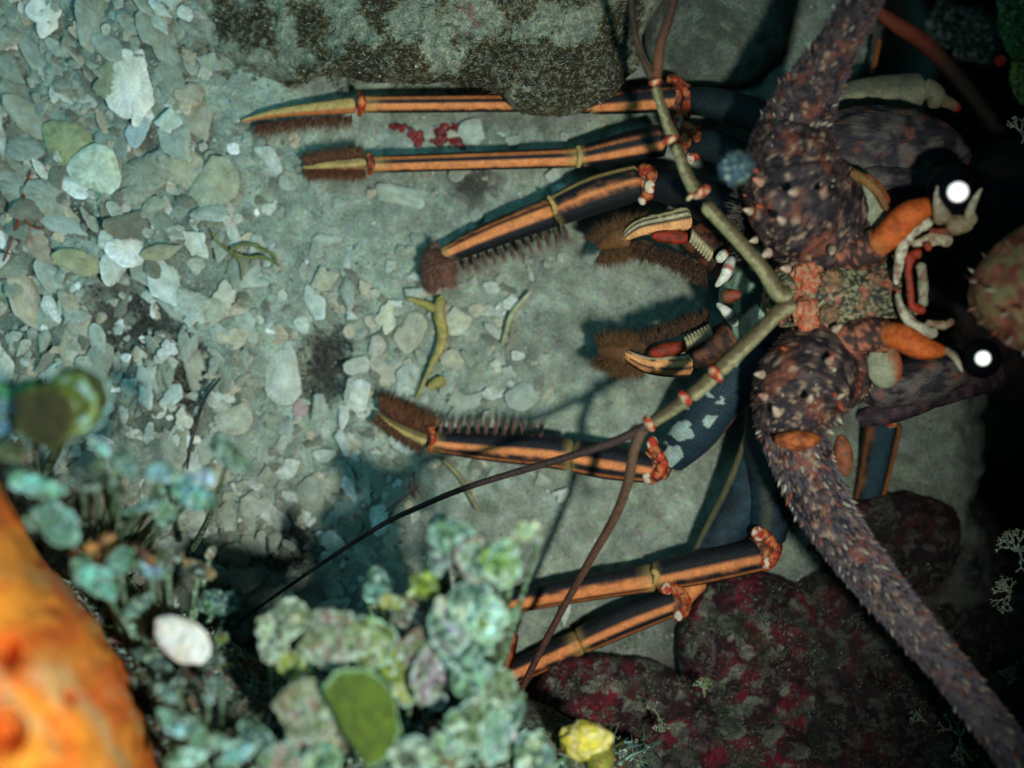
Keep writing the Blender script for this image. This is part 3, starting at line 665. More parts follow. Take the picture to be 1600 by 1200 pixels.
# antennular plate (speckled centre), red knobs
def plate(x, y, n1=0, n2=0): pass
def plcol(d, q):
    g = fb(q.x / 5, q.y / 5, q.z / 5, 3); col = mixc(c(46, 50, 42), c(150, 146, 108), ss(-.1, .3, g)); return mixc(col, c(176, 96, 70), ss(.25, .4, fb(q.x / 22, q.y / 22, 3, 3)) * .7)
ball(body, Wp(1320, 462, 250), 112, 66, 60, plcol, 90, 130, lambda d: .05 * fb(d.x * 4, d.y * 4, d.z * 4, 4))
for (x, y, r) in [(1264, 433, 17), (1262, 492, 17), (1300, 440, 12), (1295, 495, 11), (1345, 470, 9), (1362, 440, 9)]:
    patch(x, y, 298 if x < 1280 else 306, r * 1.15, r * 1.4, r * .45, c(176, 76, 48) if x < 1270 else c(150, 112, 80), c(176, 140, 104) if x < 1270 else c(90, 80, 60), U(-.5, .5), .45, 5)
for i in range(160):
    a = U(0, 6.28); q = math.sqrt(R()); x = 1320 + 100 * q * math.cos(a); y = 462 + 58 * q * math.sin(a); z = 250 + 60 * math.sqrt(max(0, 1 - q * q)) - 2
    cone(body, Wp(x, y, z), Vector((-.6, 0, 1)), 2.6, 6, c(110, 104, 78), CRM if R() < .5 else c(160, 130, 90), 5)
# inner antennal segments: banded brown barrels with the orange stalk
def barrel(s, t, u, p): return mixc(c(60, 44, 40), c(176, 110, 80), ss(-.05, .3, fb(p.x / 9, p.y / 9, p.z / 9, 3)))
tube(body, [(1300, 392, 290, 26), (1345, 392, 300, 32), (1380, 378, 310, 26)], barrel, 30, 3, .9, antdisp)
tube(body, [(1300, 545, 290, 24), (1350, 524, 300, 28), (1396, 528, 310, 24)], barrel, 30, 3, .9, antdisp)
OS = c(214, 108, 44)
def stalk(s, t, u, p): return mul(mixc(mixc(c(200, 130, 70), OS, ss(0, .3, s)), c(186, 74, 30), max(ss(.0, .4, fb(p.x / 14, p.y / 14, 4, 3)) * .6, .7 * ss(.6, 1, abs(t)))), 1 + .3 * fb(p.x / 4, p.y / 4, 1, 2))
tube(body, [(1366, 388, 312, 19), (1394, 362, 330, 23), (1420, 336, 338, 22), (1452, 322, 336, 15), (1462, 320, 332, 9)], stalk, 26, 3, .95)
tube(body, [(1380, 520, 312, 17), (1410, 528, 330, 22), (1440, 543, 338, 19), (1468, 548, 336, 11), (1476, 548, 332, 7)], stalk, 26, 3, .95)
# carapace behind
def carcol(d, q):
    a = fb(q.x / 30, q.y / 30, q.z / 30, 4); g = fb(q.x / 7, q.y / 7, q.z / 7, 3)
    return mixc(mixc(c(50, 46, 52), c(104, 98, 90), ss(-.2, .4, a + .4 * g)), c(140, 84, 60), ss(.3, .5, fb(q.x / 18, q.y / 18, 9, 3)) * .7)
ball(body, Wp(1660, 420, -10), 250, 220, 180, lambda d, q: mul(carcol(d, q), .22), 60, 90, lambda d: .03 * fb(d.x * 7, d.y * 7, d.z * 7, 4))  # rear carapace colour scaled down, its shade put into the colour
ball(body, Wp(1385, 235, 190), 118, 62, 50, carcol, 36, 60, lambda d: .06 * fb(d.x * 5, d.y * 5, d.z * 5, 4), Matrix.Rotation(-.12, 3, 'Z'))
ball(body, Wp(1385, 300, 200), 78, 42, 50, carcol, 30, 50, lambda d: .06 * fb(d.x * 5, d.y * 5, d.z * 5, 4))
ball(body, Wp(1435, 590, 190), 86, 36, 50, carcol, 36, 60, lambda d: .06 * fb(d.x * 5, d.y * 5, d.z * 5, 4), Matrix.Rotation(.3, 3, 'Z'))
tube(body, [(1340, 655, 180, 14), (1400, 640, 190, 20), (1470, 612, 180, 22), (1560, 580, 140, 30)], lambda s, t, u, p: mixc(c(44, 34, 42), c(80, 60, 60), ss(-.1, .3, fb(p.x / 14, p.y / 14, 1, 3))), 24, 4, .8, antdisp)
# mouth region between the antennules
def mouthcol(d, q):
    return mixc(c(24, 44, 36), c(140, 166, 140), ss(.18, .3, fb(q.x / 14, q.y / 40, 5, 3)) * .9)
ball(body, Wp(1185, 470, 150), 56, 86, 60, mouthcol, 30, 44, lambda d: .05 * fb(d.x * 5, d.y * 5, d.z * 5, 3))
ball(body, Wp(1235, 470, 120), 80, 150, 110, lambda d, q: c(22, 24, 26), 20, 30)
body_o = body.build('body', M['leg'], lob)
# white and red bars between the eyes
fb_ = MB()
def bar(P, col, mb_, seg=26): tube(mb_, P, lambda s, t, u, p: mixc(mul(col, 1 + .3 * fb(p.x / 10, p.y / 10, 3, 3)), c(120, 70, 44), ss(.1, .35, fb(p.x / 13, p.y / 13, 8, 3)) * .7), seg, 2, .8, lambda s, a, p: .3 * fb(p.x / 12, p.y / 12, p.z / 12, 3))
bar([(1458, 345, 330, 8), (1432, 356, 335, 11), (1412, 382, 335, 9), (1404, 415, 332, 7), (1400, 445, 328, 5)], c(208, 206, 176), fb_)
bar([(1402, 458, 326, 4), (1408, 482, 330, 6), (1424, 504, 334, 9), (1446, 520, 334, 13), (1464, 518, 330, 9)], c(196, 196, 166), fb_)
bar([(1424, 382, 325, 5), (1470, 372, 335, 12), (1482, 385, 335, 9)], c(196, 180, 146), fb_)
bar([(1438, 410, 318, 7), (1442, 440, 318, 8), (1442, 480, 316, 6)], c(160, 160, 130), fb_)
bar([(1445, 505, 320, 6), (1475, 508, 318, 7), (1490, 500, 312, 5)], c(150, 132, 104), fb_)
fb_.build('face_plate', M['shell'], lob)
rb = MB()
bar([(1440, 396, 334, 7), (1424, 400, 336, 7), (1420, 425, 336, 5), (1423, 455, 334, 5), (1426, 478, 334, 6), (1446, 486, 330, 6)], c(170, 52, 24), rb)
bar([(1448, 378, 344, 6), (1452, 392, 342, 5)], c(160, 60, 30), rb); bar([(1452, 360, 342, 4), (1484, 362, 344, 5)], c(140, 56, 26), rb)
rb.build('face_ridge', M['shell'], lob)
# horns
def horn(P, cols, label=None):
    h = MB(); tube(h, P, lambda s, t, u, p: mixc(mixc(cols[0], cols[1], s), mul(cols[0], .5), ss(.1, .4, fb(p.x / 9, p.y / 9, 6, 3)) * .5), 18, 2.5, .85)
    return h.build('horn', M['shell'], lob)
horn([(1474, 342, 345, 17), (1466, 322, 365, 9), (1463, 305, 380, 4), (1465, 290, 390, 1)], (c(130, 110, 76), CRM))
horn([(1518, 348, 340, 14), (1515, 332, 360, 8), (1524, 310, 380, 5), (1534, 294, 392, 1)], (c(176, 166, 130), CRM))
horn([(1474, 545, 335, 6), (1490, 556, 350, 6), (1498, 570, 360, 4), (1504, 582, 366, 1)], (c(150, 130, 90), CRM))
horn([(1478, 352, 345, 18), (1500, 350, 350, 16), (1520, 348, 345, 10)], (c(120, 92, 60), c(190, 180, 140)))
# big pink rostral horns at the right edge
def pinkcol(s, t, u, p):
    g = fb(p.x / 16, p.y / 16, p.z / 16, 4); return mixc(mixc(c(176, 110, 84), c(150, 140, 96), ss(-.2, .2, g)), c(120, 40, 36), ss(.1, .35, fb(p.x / 24, p.y / 24, 8, 3)) * .7)
h = MB(); tube(h, [(1530, 468, 320, 34), (1562, 462, 350, 66), (1610, 455, 390, 100), (1700, 455, 430, 110), (1800, 455, 400, 110)], pinkcol, 60, 3, .8, lambda s, a, p: .1 * fb(p.x / 26 + math.cos(a), p.y / 26 + math.sin(a), 1, 4))
PP = [(1550, 470, 332, 36), (1570, 462, 370, 62), (1610, 455, 410, 96), (1700, 455, 430, 110)]
spines(PP, 60, (7, 13), .8, -.3, h, 6)
h.build('rostrum', M['shell'], lob)
# eyes
for (x, y, z, r, rl) in [(1494, 300, 340, 38, 15), (1533, 560, 345, 26, 11)]:
    p = Wp(x, y, z); e = MB()
    ball(e, p, r, r, r * .8, lambda d, q: (.003, .003, .005), 24, 36); eo = e.build('eye', M['eye'], lob)
    V = (Vector((0, 0, CAMZ)) - p).normalized(); Hh = (V + (FL / PX - p).normalized()).normalized()
    q0 = Wp(x + 3, y, z); q0 = q0 + V * (r * .86)
    ln = MB(); rm = Hh.to_track_quat('Z', 'Y').to_matrix(); Rc = 95.0; rows = []  # mirror-like disc added on the eye, angled to return the flash as a glint
    for i in range(13):
        s = i / 12 * rl
        row = [ln.vert(q0 + rm @ Vector((s * math.cos(6.2832 * k / 32), s * math.sin(6.2832 * k / 32), math.sqrt(Rc * Rc - s * s) - Rc)), (.75, .78, .74) if r > 30 else (.3, .32, .3)) for k in range(32)]
        rows.append(row)
    row = [ln.vert(q0 + rm @ Vector((rl * .9 * math.cos(6.2832 * k / 32), rl * .9 * math.sin(6.2832 * k / 32), -8)), (.3, .3, .3)) for k in range(32)]; rows.append(row)
    for i in range(13):
        for k in range(32):
            k2 = (k + 1) % 32; ln.f.append((rows[i][k], rows[i + 1][k], rows[i + 1][k2], rows[i][k2]))
    ln.build('glint_lens', M['glint_lens'], eo, origin=lob['_o'])
# antennules
def anncol(s, t, u, p): 
    col = mixc(c(88, 78, 48), c(140, 138, 98), ss(-.05, .3, t + .3 * fb(p.x / 8, p.y / 8, 2, 3))); return mul(col, 1 + .3 * fb(p.x / 6, p.y / 6, 2, 2))
def ring_(mb_, x, y, z, r, dirx, diry, colr=RED):
    r *= .86
    a = math.atan2(-diry, dirx)
    ball(mb_, Wp(x, y, z), r * .55, r, r, lambda d, q: mixc(colr, c(190, 170, 130), ss(0.0, .3, fb(q.x / 7, q.y / 7, 5, 2))), 10, 16, None, Matrix.Rotation(a, 3, 'Z'))
def flag(P, label=None, parent=None, cols=(c(96, 58, 32), c(40, 28, 24))):
    m_ = MB(); tube(m_, P, lambda s, t, u, p: mul(mixc(cols[0], cols[1], s), 1 + .22 * math.sin(s * 900) + .5 * ss(.2, .8, t)), 14, 2.4, 1)
    o = m_.build('flagellum', M['ant'], parent, origin=lob['_o']); return o
a1 = MB()
tube(a1, [(1232, 462, 330, 16.0), (1215, 455, 335, 14.3), (1190, 418, 340, 11.8), (1150, 372, 340, 10.9), (1100, 318, 335, 11.8)], anncol, 20, 2.6, 1)
tube(a1, [(1092, 306, 335, 12.6), (1074, 275, 330, 10.1), (1056, 225, 325, 9.2)], anncol, 20, 2.6, 1)
tube(a1, [(1054, 220, 325, 10.9), (1040, 185, 322, 8.4), (1024, 134, 320, 8.4)], anncol, 20, 2.6, 1)
for q in [(1096, 300, 338, 16, 1, 1.6), (1078, 308, 336, 8, 1, 1), (1047, 218, 327, 13, .4, 1), (1024, 128, 322, 11, .3, 1)]: ring_(a1, *q)
ao = a1.build('antennule', M['ant'], lob)
flag([(1026, 124, 322, 8), (1032, 70, 330, 8), (1046, 25, 340, 7.5), (1062, -40, 350, 7)], parent=ao)
flag([(1020, 124, 320, 7), (1004, 90, 320, 6), (990, 40, 320, 6), (984, -40, 322, 5)], parent=ao, cols=(c(60, 46, 30), c(40, 32, 24)))
a2 = MB()
tube(a2, [(1238, 474, 330, 15.1), (1216, 488, 335, 12.6), (1180, 525, 340, 11.8), (1135, 568, 335, 12.6), (1120, 582, 335, 12.6)], anncol, 20, 2.6, 1)
tube(a2, [(1116, 586, 335, 13.4), (1100, 602, 332, 11.8), (1076, 622, 330, 12.6)], anncol, 20, 2.6, 1)
tube(a2, [(1074, 622, 328, 12.6), (1044, 644, 325, 10.1), (1016, 662, 320, 10.1)], lambda s, t, u, p: mul(anncol(s, t, u, p), .7), 20, 2.6, 1)
for q in [(1118, 584, 340, 16, 1, -.8), (1070, 622, 334, 14, 1, -.8), (1014, 662, 326, 14, 1, -.6)]: ring_(a2, *q)
ao = a2.build('antennule', M['ant'], lob)
flag([(1014, 664, 322, 8), (960, 690, 310, 7), (880, 716, 290, 6.2), (740, 758, 250, 5), (660, 790, 215, 4.4), (590, 824, 180, 4), (480, 896, 130, 3), (372, 972, 95, 1.8)], parent=ao, cols=(c(50, 36, 30), c(20, 16, 18)))
flag([(1004, 668, 320, 9), (990, 705, 315, 8.5), (982, 750, 305, 8), (962, 805, 280, 7.5), (925, 870, 250, 6.5), (880, 950, 215, 5.5), (838, 1030, 190, 5.5), (800, 1110, 170, 4.5), (785, 1150, 160, 3)], parent=ao, cols=(c(84, 62, 42), c(56, 26, 20)))
# mouth legs with fur
mp = MB()
tube(mp, [(935, 385, 100, 10), (960, 375, 120, 17), (985, 368, 135, 18)], lambda s, t, u, p: c(110, 74, 40), 20, 3, .9)
tube(mp, [(975, 372, 140, 9), (1000, 356, 150, 14), (1040, 348, 160, 18), (1080, 340, 165, 20)], bands([(-.85, -.1, c(220, 160, 100)), (.1, .35, c(190, 180, 140)), (.55, .85, c(200, 180, 130))], c(30, 26, 22), .12), 24, 3, .9)
tube(mp, [(935, 545, 100, 10), (960, 550, 120, 16), (985, 556, 135, 16)], lambda s, t, u, p: c(100, 66, 36), 20, 3, .9)
tube(mp, [(975, 552, 140, 8), (1005, 568, 150, 13), (1040, 572, 160, 17), (1082, 570, 165, 19)], bands([(-.75, -.4, c(180, 120, 70)), (-.2, .5, c(220, 156, 96)), (.6, .85, c(190, 180, 140))], c(30, 26, 22), .12), 24, 3, .9)
for (x, y, w_) in [(1050, 370, 1), (1045, 546, 1)]:
    ball(mp, Wp(x, y, 165), 30, 11, 11, lambda d, q: mixc(c(140, 44, 22), c(96, 40, 22), ss(-.1, .2, fb(q.x / 9, q.y / 9, 3, 3))), 14, 22, None, Matrix.Rotation(-.05 if y < 400 else .2, 3, 'Z'))
tube(mp, [(1075, 360, 150, 22), (1120, 400, 150, 28), (1170, 430, 150, 30)], lambda s, t, u, p: mixc(c(40, 26, 18), c(96, 54, 30), ss(-.1, .3, fb(p.x / 12, p.y / 12, 3, 3))), 22, 3, .9)
tube(mp, [(1075, 560, 150, 20), (1115, 540, 150, 26), (1170, 515, 150, 30)], lambda s, t, u, p: mixc(c(40, 26, 18), c(96, 54, 30), ss(-.1, .3, fb(p.x / 12, p.y / 12, 3, 3))), 22, 3, .9)
mp.build('mouthpart', M['leg'], lob)
for (P, s_) in [([(1080, 372, 185, 1), (1096, 388, 185, 1), (1112, 404, 180, 1)], 1), ([(1072, 534, 185, 1), (1090, 524, 185, 1), (1112, 512, 180, 1)], -1)]:
    g = MB(); S, _ = cr(P, 8)
    for q in S[:8]:
        p = Wp(*q[:3]); d = Vector((.5 * 0, (1 if s_ > 0 else -1) * .8, .3))
        tube_p = [(q[0] - 2, q[1] + 8 * s_, 180, 2.0), (q[0] + 3, q[1] - 4 * s_, 192, 3.4), (q[0] + 2, q[1] - 14 * s_, 184, 1.6)]
        tube(g, tube_p, lambda s, t, u, p: mixc(c(196, 186, 140), c(110, 90, 50), s * .6), 10, 2, .8)
    g.build('gill_comb', M['leg'], lob)
for (P, tipz) in [([(1145, 402, 190, 6), (1138, 418, 205, 9), (1132, 432, 208, 8), (1118, 448, 200, 3)], 0), ([(1150, 508, 190, 6), (1142, 496, 205, 9), (1134, 486, 208, 8), (1120, 474, 200, 3)], 0)]:
    t_ = MB(); tube(t_, P, lambda s, t, u, p: mixc(c(214, 216, 196), RED, .8 * (1 - ss(0.03, .08, abs(s - .42)))), 20, 2, .9); t_.build('mandible', M['shell'], lob)
t_ = MB(); tube(t_, [(1122, 410, 190, 8), (1130, 398, 192, 8), (1140, 392, 190, 5)], lambda s, t, u, p: mixc(c(190, 196, 170), RED, ss(.6, .8, s)), 16, 2, .9); t_.build('palp', M['shell'], lob)
t_ = MB(); tube(t_, [(1128, 464, 180, 12), (1150, 462, 190, 10), (1162, 462, 190, 5)], lambda s, t, u, p: mixc(c(110, 76, 50), c(150, 50, 26), s), 16, 2, .9); t_.build('palp', M['shell'], lob)
# bristles
br = (c(80, 44, 24), c(120, 84, 52))
fringe([(400, 190, 50, 8), (480, 178, 56, 10), (550, 172, 60, 14)], -1, 24, 420, r=.9, back=.25)
fringe([(478, 262, 44, 6), (520, 258, 50, 10), (570, 256, 52, 13)], 1, 22, 800, br, back=.4); fringe([(478, 262, 44, 6), (520, 258, 50, 10), (570, 256, 52, 13)], -1, 20, 800, (c(80, 40, 22), c(124, 76, 48)), back=.2, r=.6)
fringe([(690, 448, 30, 10), (682, 420, 40, 13), (694, 392, 48, 14)], 1, 18, 900, (c(70, 40, 30), c(150, 110, 90)), spread=1.2); fringe([(690, 448, 30, 10), (682, 420, 40, 13), (694, 392, 48, 14)], -1, 18, 900, (c(70, 40, 30), c(150, 110, 90)), spread=1.2)
fringe([(700, 404, 46, 16), (790, 368, 56, 26), (880, 334, 64, 30)], -1, 26, 620, (c(80, 48, 34), c(150, 130, 110)), tufts=13, spread=.3, r=.6)
fringe([(592, 645, 36, 6), (620, 664, 44, 10), (664, 686, 52, 14)], 1, 34, 1800, (c(70, 36, 20), c(124, 78, 46)), spread=.9, zz=.2, back=.3); fringe([(592, 645, 36, 6), (620, 664, 44, 10), (664, 686, 52, 14)], -1, 16, 420, br)
fringe([(680, 688, 54, 16), (760, 694, 62, 24), (850, 702, 72, 28)], 1, 28, 620, (c(80, 44, 30), c(150, 130, 110)), tufts=12, spread=.3, r=.6)
fm = dict(colr=(c(60, 38, 20), c(128, 92, 52)), spread=1.5, r=.55)
for P in ([(935, 388, 110, 12), (965, 376, 125, 17), (1000, 366, 135, 14)], [(938, 548, 110, 12), (965, 552, 125, 16), (1000, 560, 135, 14)]):
    for s_ in (1, -1): fringe(P, s_, 28, 1500, **fm)
fringe([(1000, 372, 140, 14), (1060, 385, 150, 18), (1110, 410, 150, 20)], -1, 26, 900, (c(50, 30, 18), c(90, 60, 36)), spread=.8); fringe([(1010, 548, 140, 14), (1060, 535, 150, 18), (1110, 520, 150, 20)], 1, 24, 900, (c(50, 30, 18), c(90, 60, 36)), spread=.8)
fringe([(1190, 290, 250, 20), (1172, 340, 250, 20), (1185, 400, 250, 20)], -1, 22, 300, (c(60, 50, 44), c(130, 120, 104)))
fuzz([(688, 446, 44, 7), (682, 420, 50, 13), (694, 396, 58, 14)], 1600, (12, 22), (c(70, 40, 30), c(150, 110, 90)), -.4, .7)
hb.build('bristles', M['hair'], lob)
print('lobster built', len(body.v), len(hb.v))

# ------------------------------------------------------------------ orange sponge (near, lower left)
def spcol(x, y, n1, n2):
    u = fb(x / 60, y / 60, 77, 4) + .25 * fb(x / 20, y / 20, 5, 3)
    col = mixc(c(240, 150, 44), c(232, 112, 26), ss(-.2, .3, fb(x / 70, y / 70, 2, 3))); uu = fb((x * .8 - y * .55) / 40, (x * .55 + y * .8) / 120, 77, 4); col = mixc(col, c(196, 176, 124), ss(.1, .5, uu) * .6)
    for (hx, hy, hr) in [(5, 1145, 40), (10, 1020, 32), (80, 950, 16), (110, 1090, 18), (215, 1160, 14), (160, 1010, 12)]:
        d = math.hypot(x - hx, (y - hy)) / hr; col = mixc(c(206, 104, 24), col, ss(.1, 1.5, d + .5 * n2))
    return col
def spz(x, y):
    z = 1.0
    for (hx, hy, hr) in [(5, 1145, 40), (10, 1020, 32), (80, 950, 16), (110, 1090, 18), (215, 1160, 14), (160, 1010, 12)]:
        z -= .10 * (1 - ss(.2, 1.1, math.hypot(x - hx, y - hy) / hr))
    return z
rock('orange_sponge', [(-260, 640), (-60, 690), (12, 770), (58, 860), (112, 925), (165, 1000), (208, 1080), (240, 1180), (250, 1300), (100, 1500), (-200, 1500), (-400, 1300), (-420, 900)], 420, 860, spcol,
     'large bright orange encrusting sponge with pale patches and holes, lower left', 'sponge', amp=30, center=(-60, 1120), zf=spz, skirt=-20, cat='sponge', n=260, rings=110)
# foreground ledge that carries the weeds
def ledge(x, y, n1, n2):
    return mixc(mixc(c(46, 60, 52), c(104, 126, 108), ss(-.1, .35, fb(x / 40, y / 40, 12, 4))), c(70, 44, 36), ss(.15, .4, fb(x / 55, y / 55, 40, 3)))
rock('weedy_ledge', [(40, 900), (100, 860), (180, 880), (230, 930), (330, 985), (420, 1030), (560, 1010), (680, 1000), (770, 1060), (860, 1110), (960, 1150), (1040, 1210), (1000, 1500), (100, 1500), (0, 1200)], 150, 430, ledge,
     'dark turf covered ledge under the foreground weeds along the bottom', 'rock', amp=40, center=(480, 1240), skirt=-10, n=260, rings=80)

# ------------------------------------------------------------------ calcareous weeds made of discs
def disc(mb, p, r, nrm, c_face, c_rim, seed=0, thick=.12, sy=1.0, spin=0, blot=None, half=False, rimw=.86, rag=1.35):
    rm = rot_of(nrm, spin); n = 60; rings = 20; kf = U(.5, 1.05) if rag > .7 else .62; c_face = mul(c_face, kf); c_rim = mul(c_rim, 1.0); blot = mul(blot, .7) if blot else None
    for side in (1, -1):
        base = len(mb.v)
        for i in range(rings + 1):
            s = i / rings
            for k in range(n):
                a = 6.2832 * k / n; rr = r * s * (1 + rag * (.2 * fb(math.cos(a) * 1.1 + seed, math.sin(a) * 1.1, seed, 3) + .09 * fb(math.cos(a) * 4 + seed, math.sin(a) * 4, seed, 4)))
                x, y = rr * math.cos(a), rr * math.sin(a) * sy
                if half and y < -.34 * r: y = -.34 * r + (y + .34 * r) * .15
                z = side * thick * r * math.sqrt(max(0, 1 - s ** 4)) + rag * r * (.22 * fb(x / r * 1.3 + seed, y / r * 1.3, seed, 3) + .10 * fb(x / r * 5 + seed, y / r * 5, seed, 3))
                g = fb(x / 9 + seed, y / 9, seed, 4); col = mul(c_face, 1 + .6 * g * rag)
                if blot: col = mixc(col, blot, ss(.05, .25, fb(x / 15 + seed * 2, y / 15, seed + 4, 4)))
                col = mixc(col, c_rim, ss(rimw, rimw + .12, s))
                mb.vert(p + rm @ Vector((x, y, z)), tuple(max(.004, q) for q in col))
        for i in range(rings):
            for k in range(n):
                k2 = (k + 1) % n; a_, b_, c_, d_ = base + i * n + k, base + i * n + k2, base + (i + 1) * n + k2, base + (i + 1) * n + k
                mb.f.append((a_, d_, c_, b_) if side == 1 else (a_, b_, c_, d_))
GDK = c(74, 88, 22); GMD = c(106, 130, 44); TL = c(150, 196, 182); TLD = c(70, 108, 96); PLE = c(176, 196, 170); YG = c(150, 180, 60); PNK = c(170, 130, 130)
sd_ = [0]
def weed(name, label, base, discs, group=None, stem=(c(90, 120, 90)), cat='seaweed', mat_='alga'):
    b = Wp(*base); root = empty(name, (b.x, b.y, b.z), label, cat, group); discs = list(discs)
    if len(discs) > 4:
        for D in list(discs):
            for _ in range(1 if D[0] < 400 else 2):
                q = U(0, 6.28); rr = D[3] * U(.8, 1.25); discs.append((D[0] + rr * math.cos(q), D[1] + rr * math.sin(q), D[2] - U(15, 70), D[3] * U(.25, .5), mixc(D[4], random.choice([TLD, GN, PNK, TL]), U(.2, .8)), D[5], (U(-.7, .7), U(-.7, .7), 1), dict(sy=U(.5, 1.2), spin=U(0, 3), blot=random.choice([None, TL, TLD, GMD]))))
    for D in discs:
        (x, y, z, r, cf, crm, nrm) = D[:7]; kw = D[7] if len(D) > 7 else {}
        if x < 420 and name != 'strap_seaweed' and kw.get('rag', 1) > .7 and r > 20: kw = dict(kw); kw['sy'] = U(.3, .65); kw['spin'] = U(-.9, .9); cf = mul(cf, U(.45, 1.15)); cf = (cf[0] * .7, cf[1] * .95, cf[2] * 1.15)
        sd_[0] += 1.7; m_ = MB(); p = Wp(x, y, z)
        disc(m_, p, r * K(z), nrm, cf, crm, sd_[0], **kw); m_.build('segment', M['smooth' if (kw.get('rag', 1) < .6) else mat_], root)
    st = MB()
    for D in discs:
        P = Wp(D[0], D[1], D[2]); mid = (D[0] * .5 + base[0] * .5 + U(-15, 15), D[1] * .5 + base[1] * .5 + U(-15, 15), D[2] * .5 + base[2] * .5)
        tube(st, [(base[0], base[1], base[2], 6), (*mid, 4.5), (D[0], D[1], D[2] - 8, 4)], lambda s, t, u, p: stem, 8, 8, 1)
    st.build('stem', M['alga'], root)
    return root
weed('disc_seaweed', 'dark olive disc seaweed with pale streak and pale edge at the far left', (60, 760, 180), [
    (122, 624, 640, 50, c(52, 62, 8), TL, (.25, .15, 1), dict(sy=1.1, rag=.5, rimw=.9)), (70, 650, 680, 52, c(58, 58, 6), c(74, 80, 16), (-.1, -.1, 1), dict(rag=.55)), (104, 634, 652, 46, c(84, 104, 26), c(120, 150, 70), (.1, .1, 1), dict(blot=TL, rag=.59)),
    (22, 705, 690, 30, c(86, 88, 40), PNK, (.1, .4, 1), {})])
weed('strap_seaweed', 'narrow bright green strap seaweed beside the dark olive discs', (-30, 720, 200), [
    (30, 605, 640, 46, c(70, 150, 90), c(100, 190, 140), (.2, .9, .5), dict(sy=.35, spin=.45)), (12, 655, 640, 34, c(50, 96, 120), c(80, 130, 140), (.6, 0, .8), {}), (-10, 620, 620, 30, c(90, 140, 120), TL, (.3, .3, 1), {})])
weed('disc_seaweed', 'single blurred teal green disc floating above the left rubble', (300, 860, 120), [
    (358, 708, 560, 44, c(74, 112, 88), c(120, 160, 150), (.1, .2, 1), dict(sy=.68, spin=.2, blot=c(120, 150, 130)))])
weed('disc_seaweed', 'pale blue green tuft above the brown twigs on the left', (170, 900, 200), [
    (155, 700, 600, 22, TL, PLE, (.2, .5, 1), dict(sy=.7)), (195, 725, 600, 24, c(70, 96, 80), TLD, (.3, .2, 1), {}), (250, 740, 580, 30, c(150, 180, 170), PLE, (-.2, .4, 1), dict(sy=.6)), (130, 750, 620, 26, c(50, 66, 52), c(80, 110, 90), (.3, .2, 1), {}),
    (300, 770, 540, 40, TL, TLD, (.1, .4, 1), dict(sy=.45, spin=.3)), (225, 790, 560, 34, c(130, 160, 144), TL, (-.2, .2, 1), dict(blot=TLD)), (60, 760, 640, 40, c(130, 176, 150), TL, (.3, .2, 1), {}), (90, 820, 640, 42, c(120, 160, 136), TL, (.3, .2, 1), {}),
    (320, 745, 540, 18, c(130, 150, 170), TL, (0, .2, 1), {}), (180, 760, 600, 26, c(58, 74, 46), c(80, 100, 60), (.3, .2, 1), {})])
weed('cup_seaweed', 'large dark olive half disc with a pale green rim, bottom centre left', (560, 1250, 300), [
    (560, 1118, 600, 80, c(80, 104, 4), c(150, 196, 150), (.35, .0, 1), dict(sy=.8, spin=-1.08, rimw=.92, thick=.08, rag=.45, half=True))])
weed('pebbly_seaweed', 'mottled pale pink and green disc above the dark olive half disc', (560, 1200, 300), [
    (520, 1000, 560, 48, c(140, 150, 130), PLE, (.1, .2, 1), dict(blot=c(150, 110, 100))), (580, 1005, 550, 40, c(136, 146, 96), TL, (.2, .1, 1), dict(blot=c(110, 130, 60)))])
weed('pebbly_seaweed', 'cream topped crinkled disc at the left end of the bottom weeds', (450, 1180, 300), [
    (448, 970, 540, 40, c(160, 172, 144), PLE, (-.3, .5, 1), dict(sy=.8, spin=.6, blot=c(110, 124, 92))), (425, 1000, 540, 28, PLE, c(190, 196, 170), (-.4, .1, 1), dict(sy=1.3, blot=c(130, 140, 110))), (462, 1040, 520, 28, c(130, 140, 70), c(150, 150, 90), (.1, .1, 1), {})])
weed('pebbly_seaweed', 'mottled grey pink disc left of the dark olive half disc', (480, 1230, 300), [
    (478, 1108, 580, 50, c(140, 150, 124), c(160, 160, 140), (.1, .1, 1), dict(blot=c(150, 110, 108))), (515, 1150, 570, 30, c(140, 140, 110), PNK, (.2, 0, 1), {})])
weed('branching_seaweed', 'upright frosted green weed rising in the centre of the bottom foreground', (740, 1200, 260), [
    (778, 868, 560, 36, TL, PLE, (.2, .4, 1), dict(sy=.55, spin=.5, blot=YG)), (820, 830, 570, 24, PLE, PNK, (.2, .2, 1), dict(sy=.6, spin=.5, blot=c(130, 150, 80))), (782, 888, 575, 28, c(120, 170, 60), TL, (0, .2, 1), dict(blot=PLE)),
    (745, 875, 550, 34, c(140, 170, 150), PNK, (.1, .2, 1), dict(blot=GMD)), (705, 840, 540, 34, TLD, TL, (.2, .2, 1), dict(blot=TL, sy=.8)), (685, 872, 530, 26, c(130, 150, 150), TL, (.2, .6, 1), dict(sy=.6, spin=1.5)),
    (735, 940, 560, 40, TLD, TL, (.3, .2, 1), dict(blot=PLE, sy=.8, spin=.6)), (760, 965, 560, 34, TL, PLE, (.1, .1, 1), dict(blot=GMD, sy=1.2)), (700, 985, 550, 30, c(150, 160, 170), TL, (.2, .2, 1), dict(blot=TLD, sy=1.3)),
    (690, 945, 560, 13, c(210, 216, 200), c(210, 216, 200), (0, .1, 1), {}), (725, 1020, 540, 34, TLD, TL, (.2, .2, 1), dict(blot=TL)), (660, 915, 520, 24, c(110, 130, 30), GDK, (.1, .3, 1), {})])
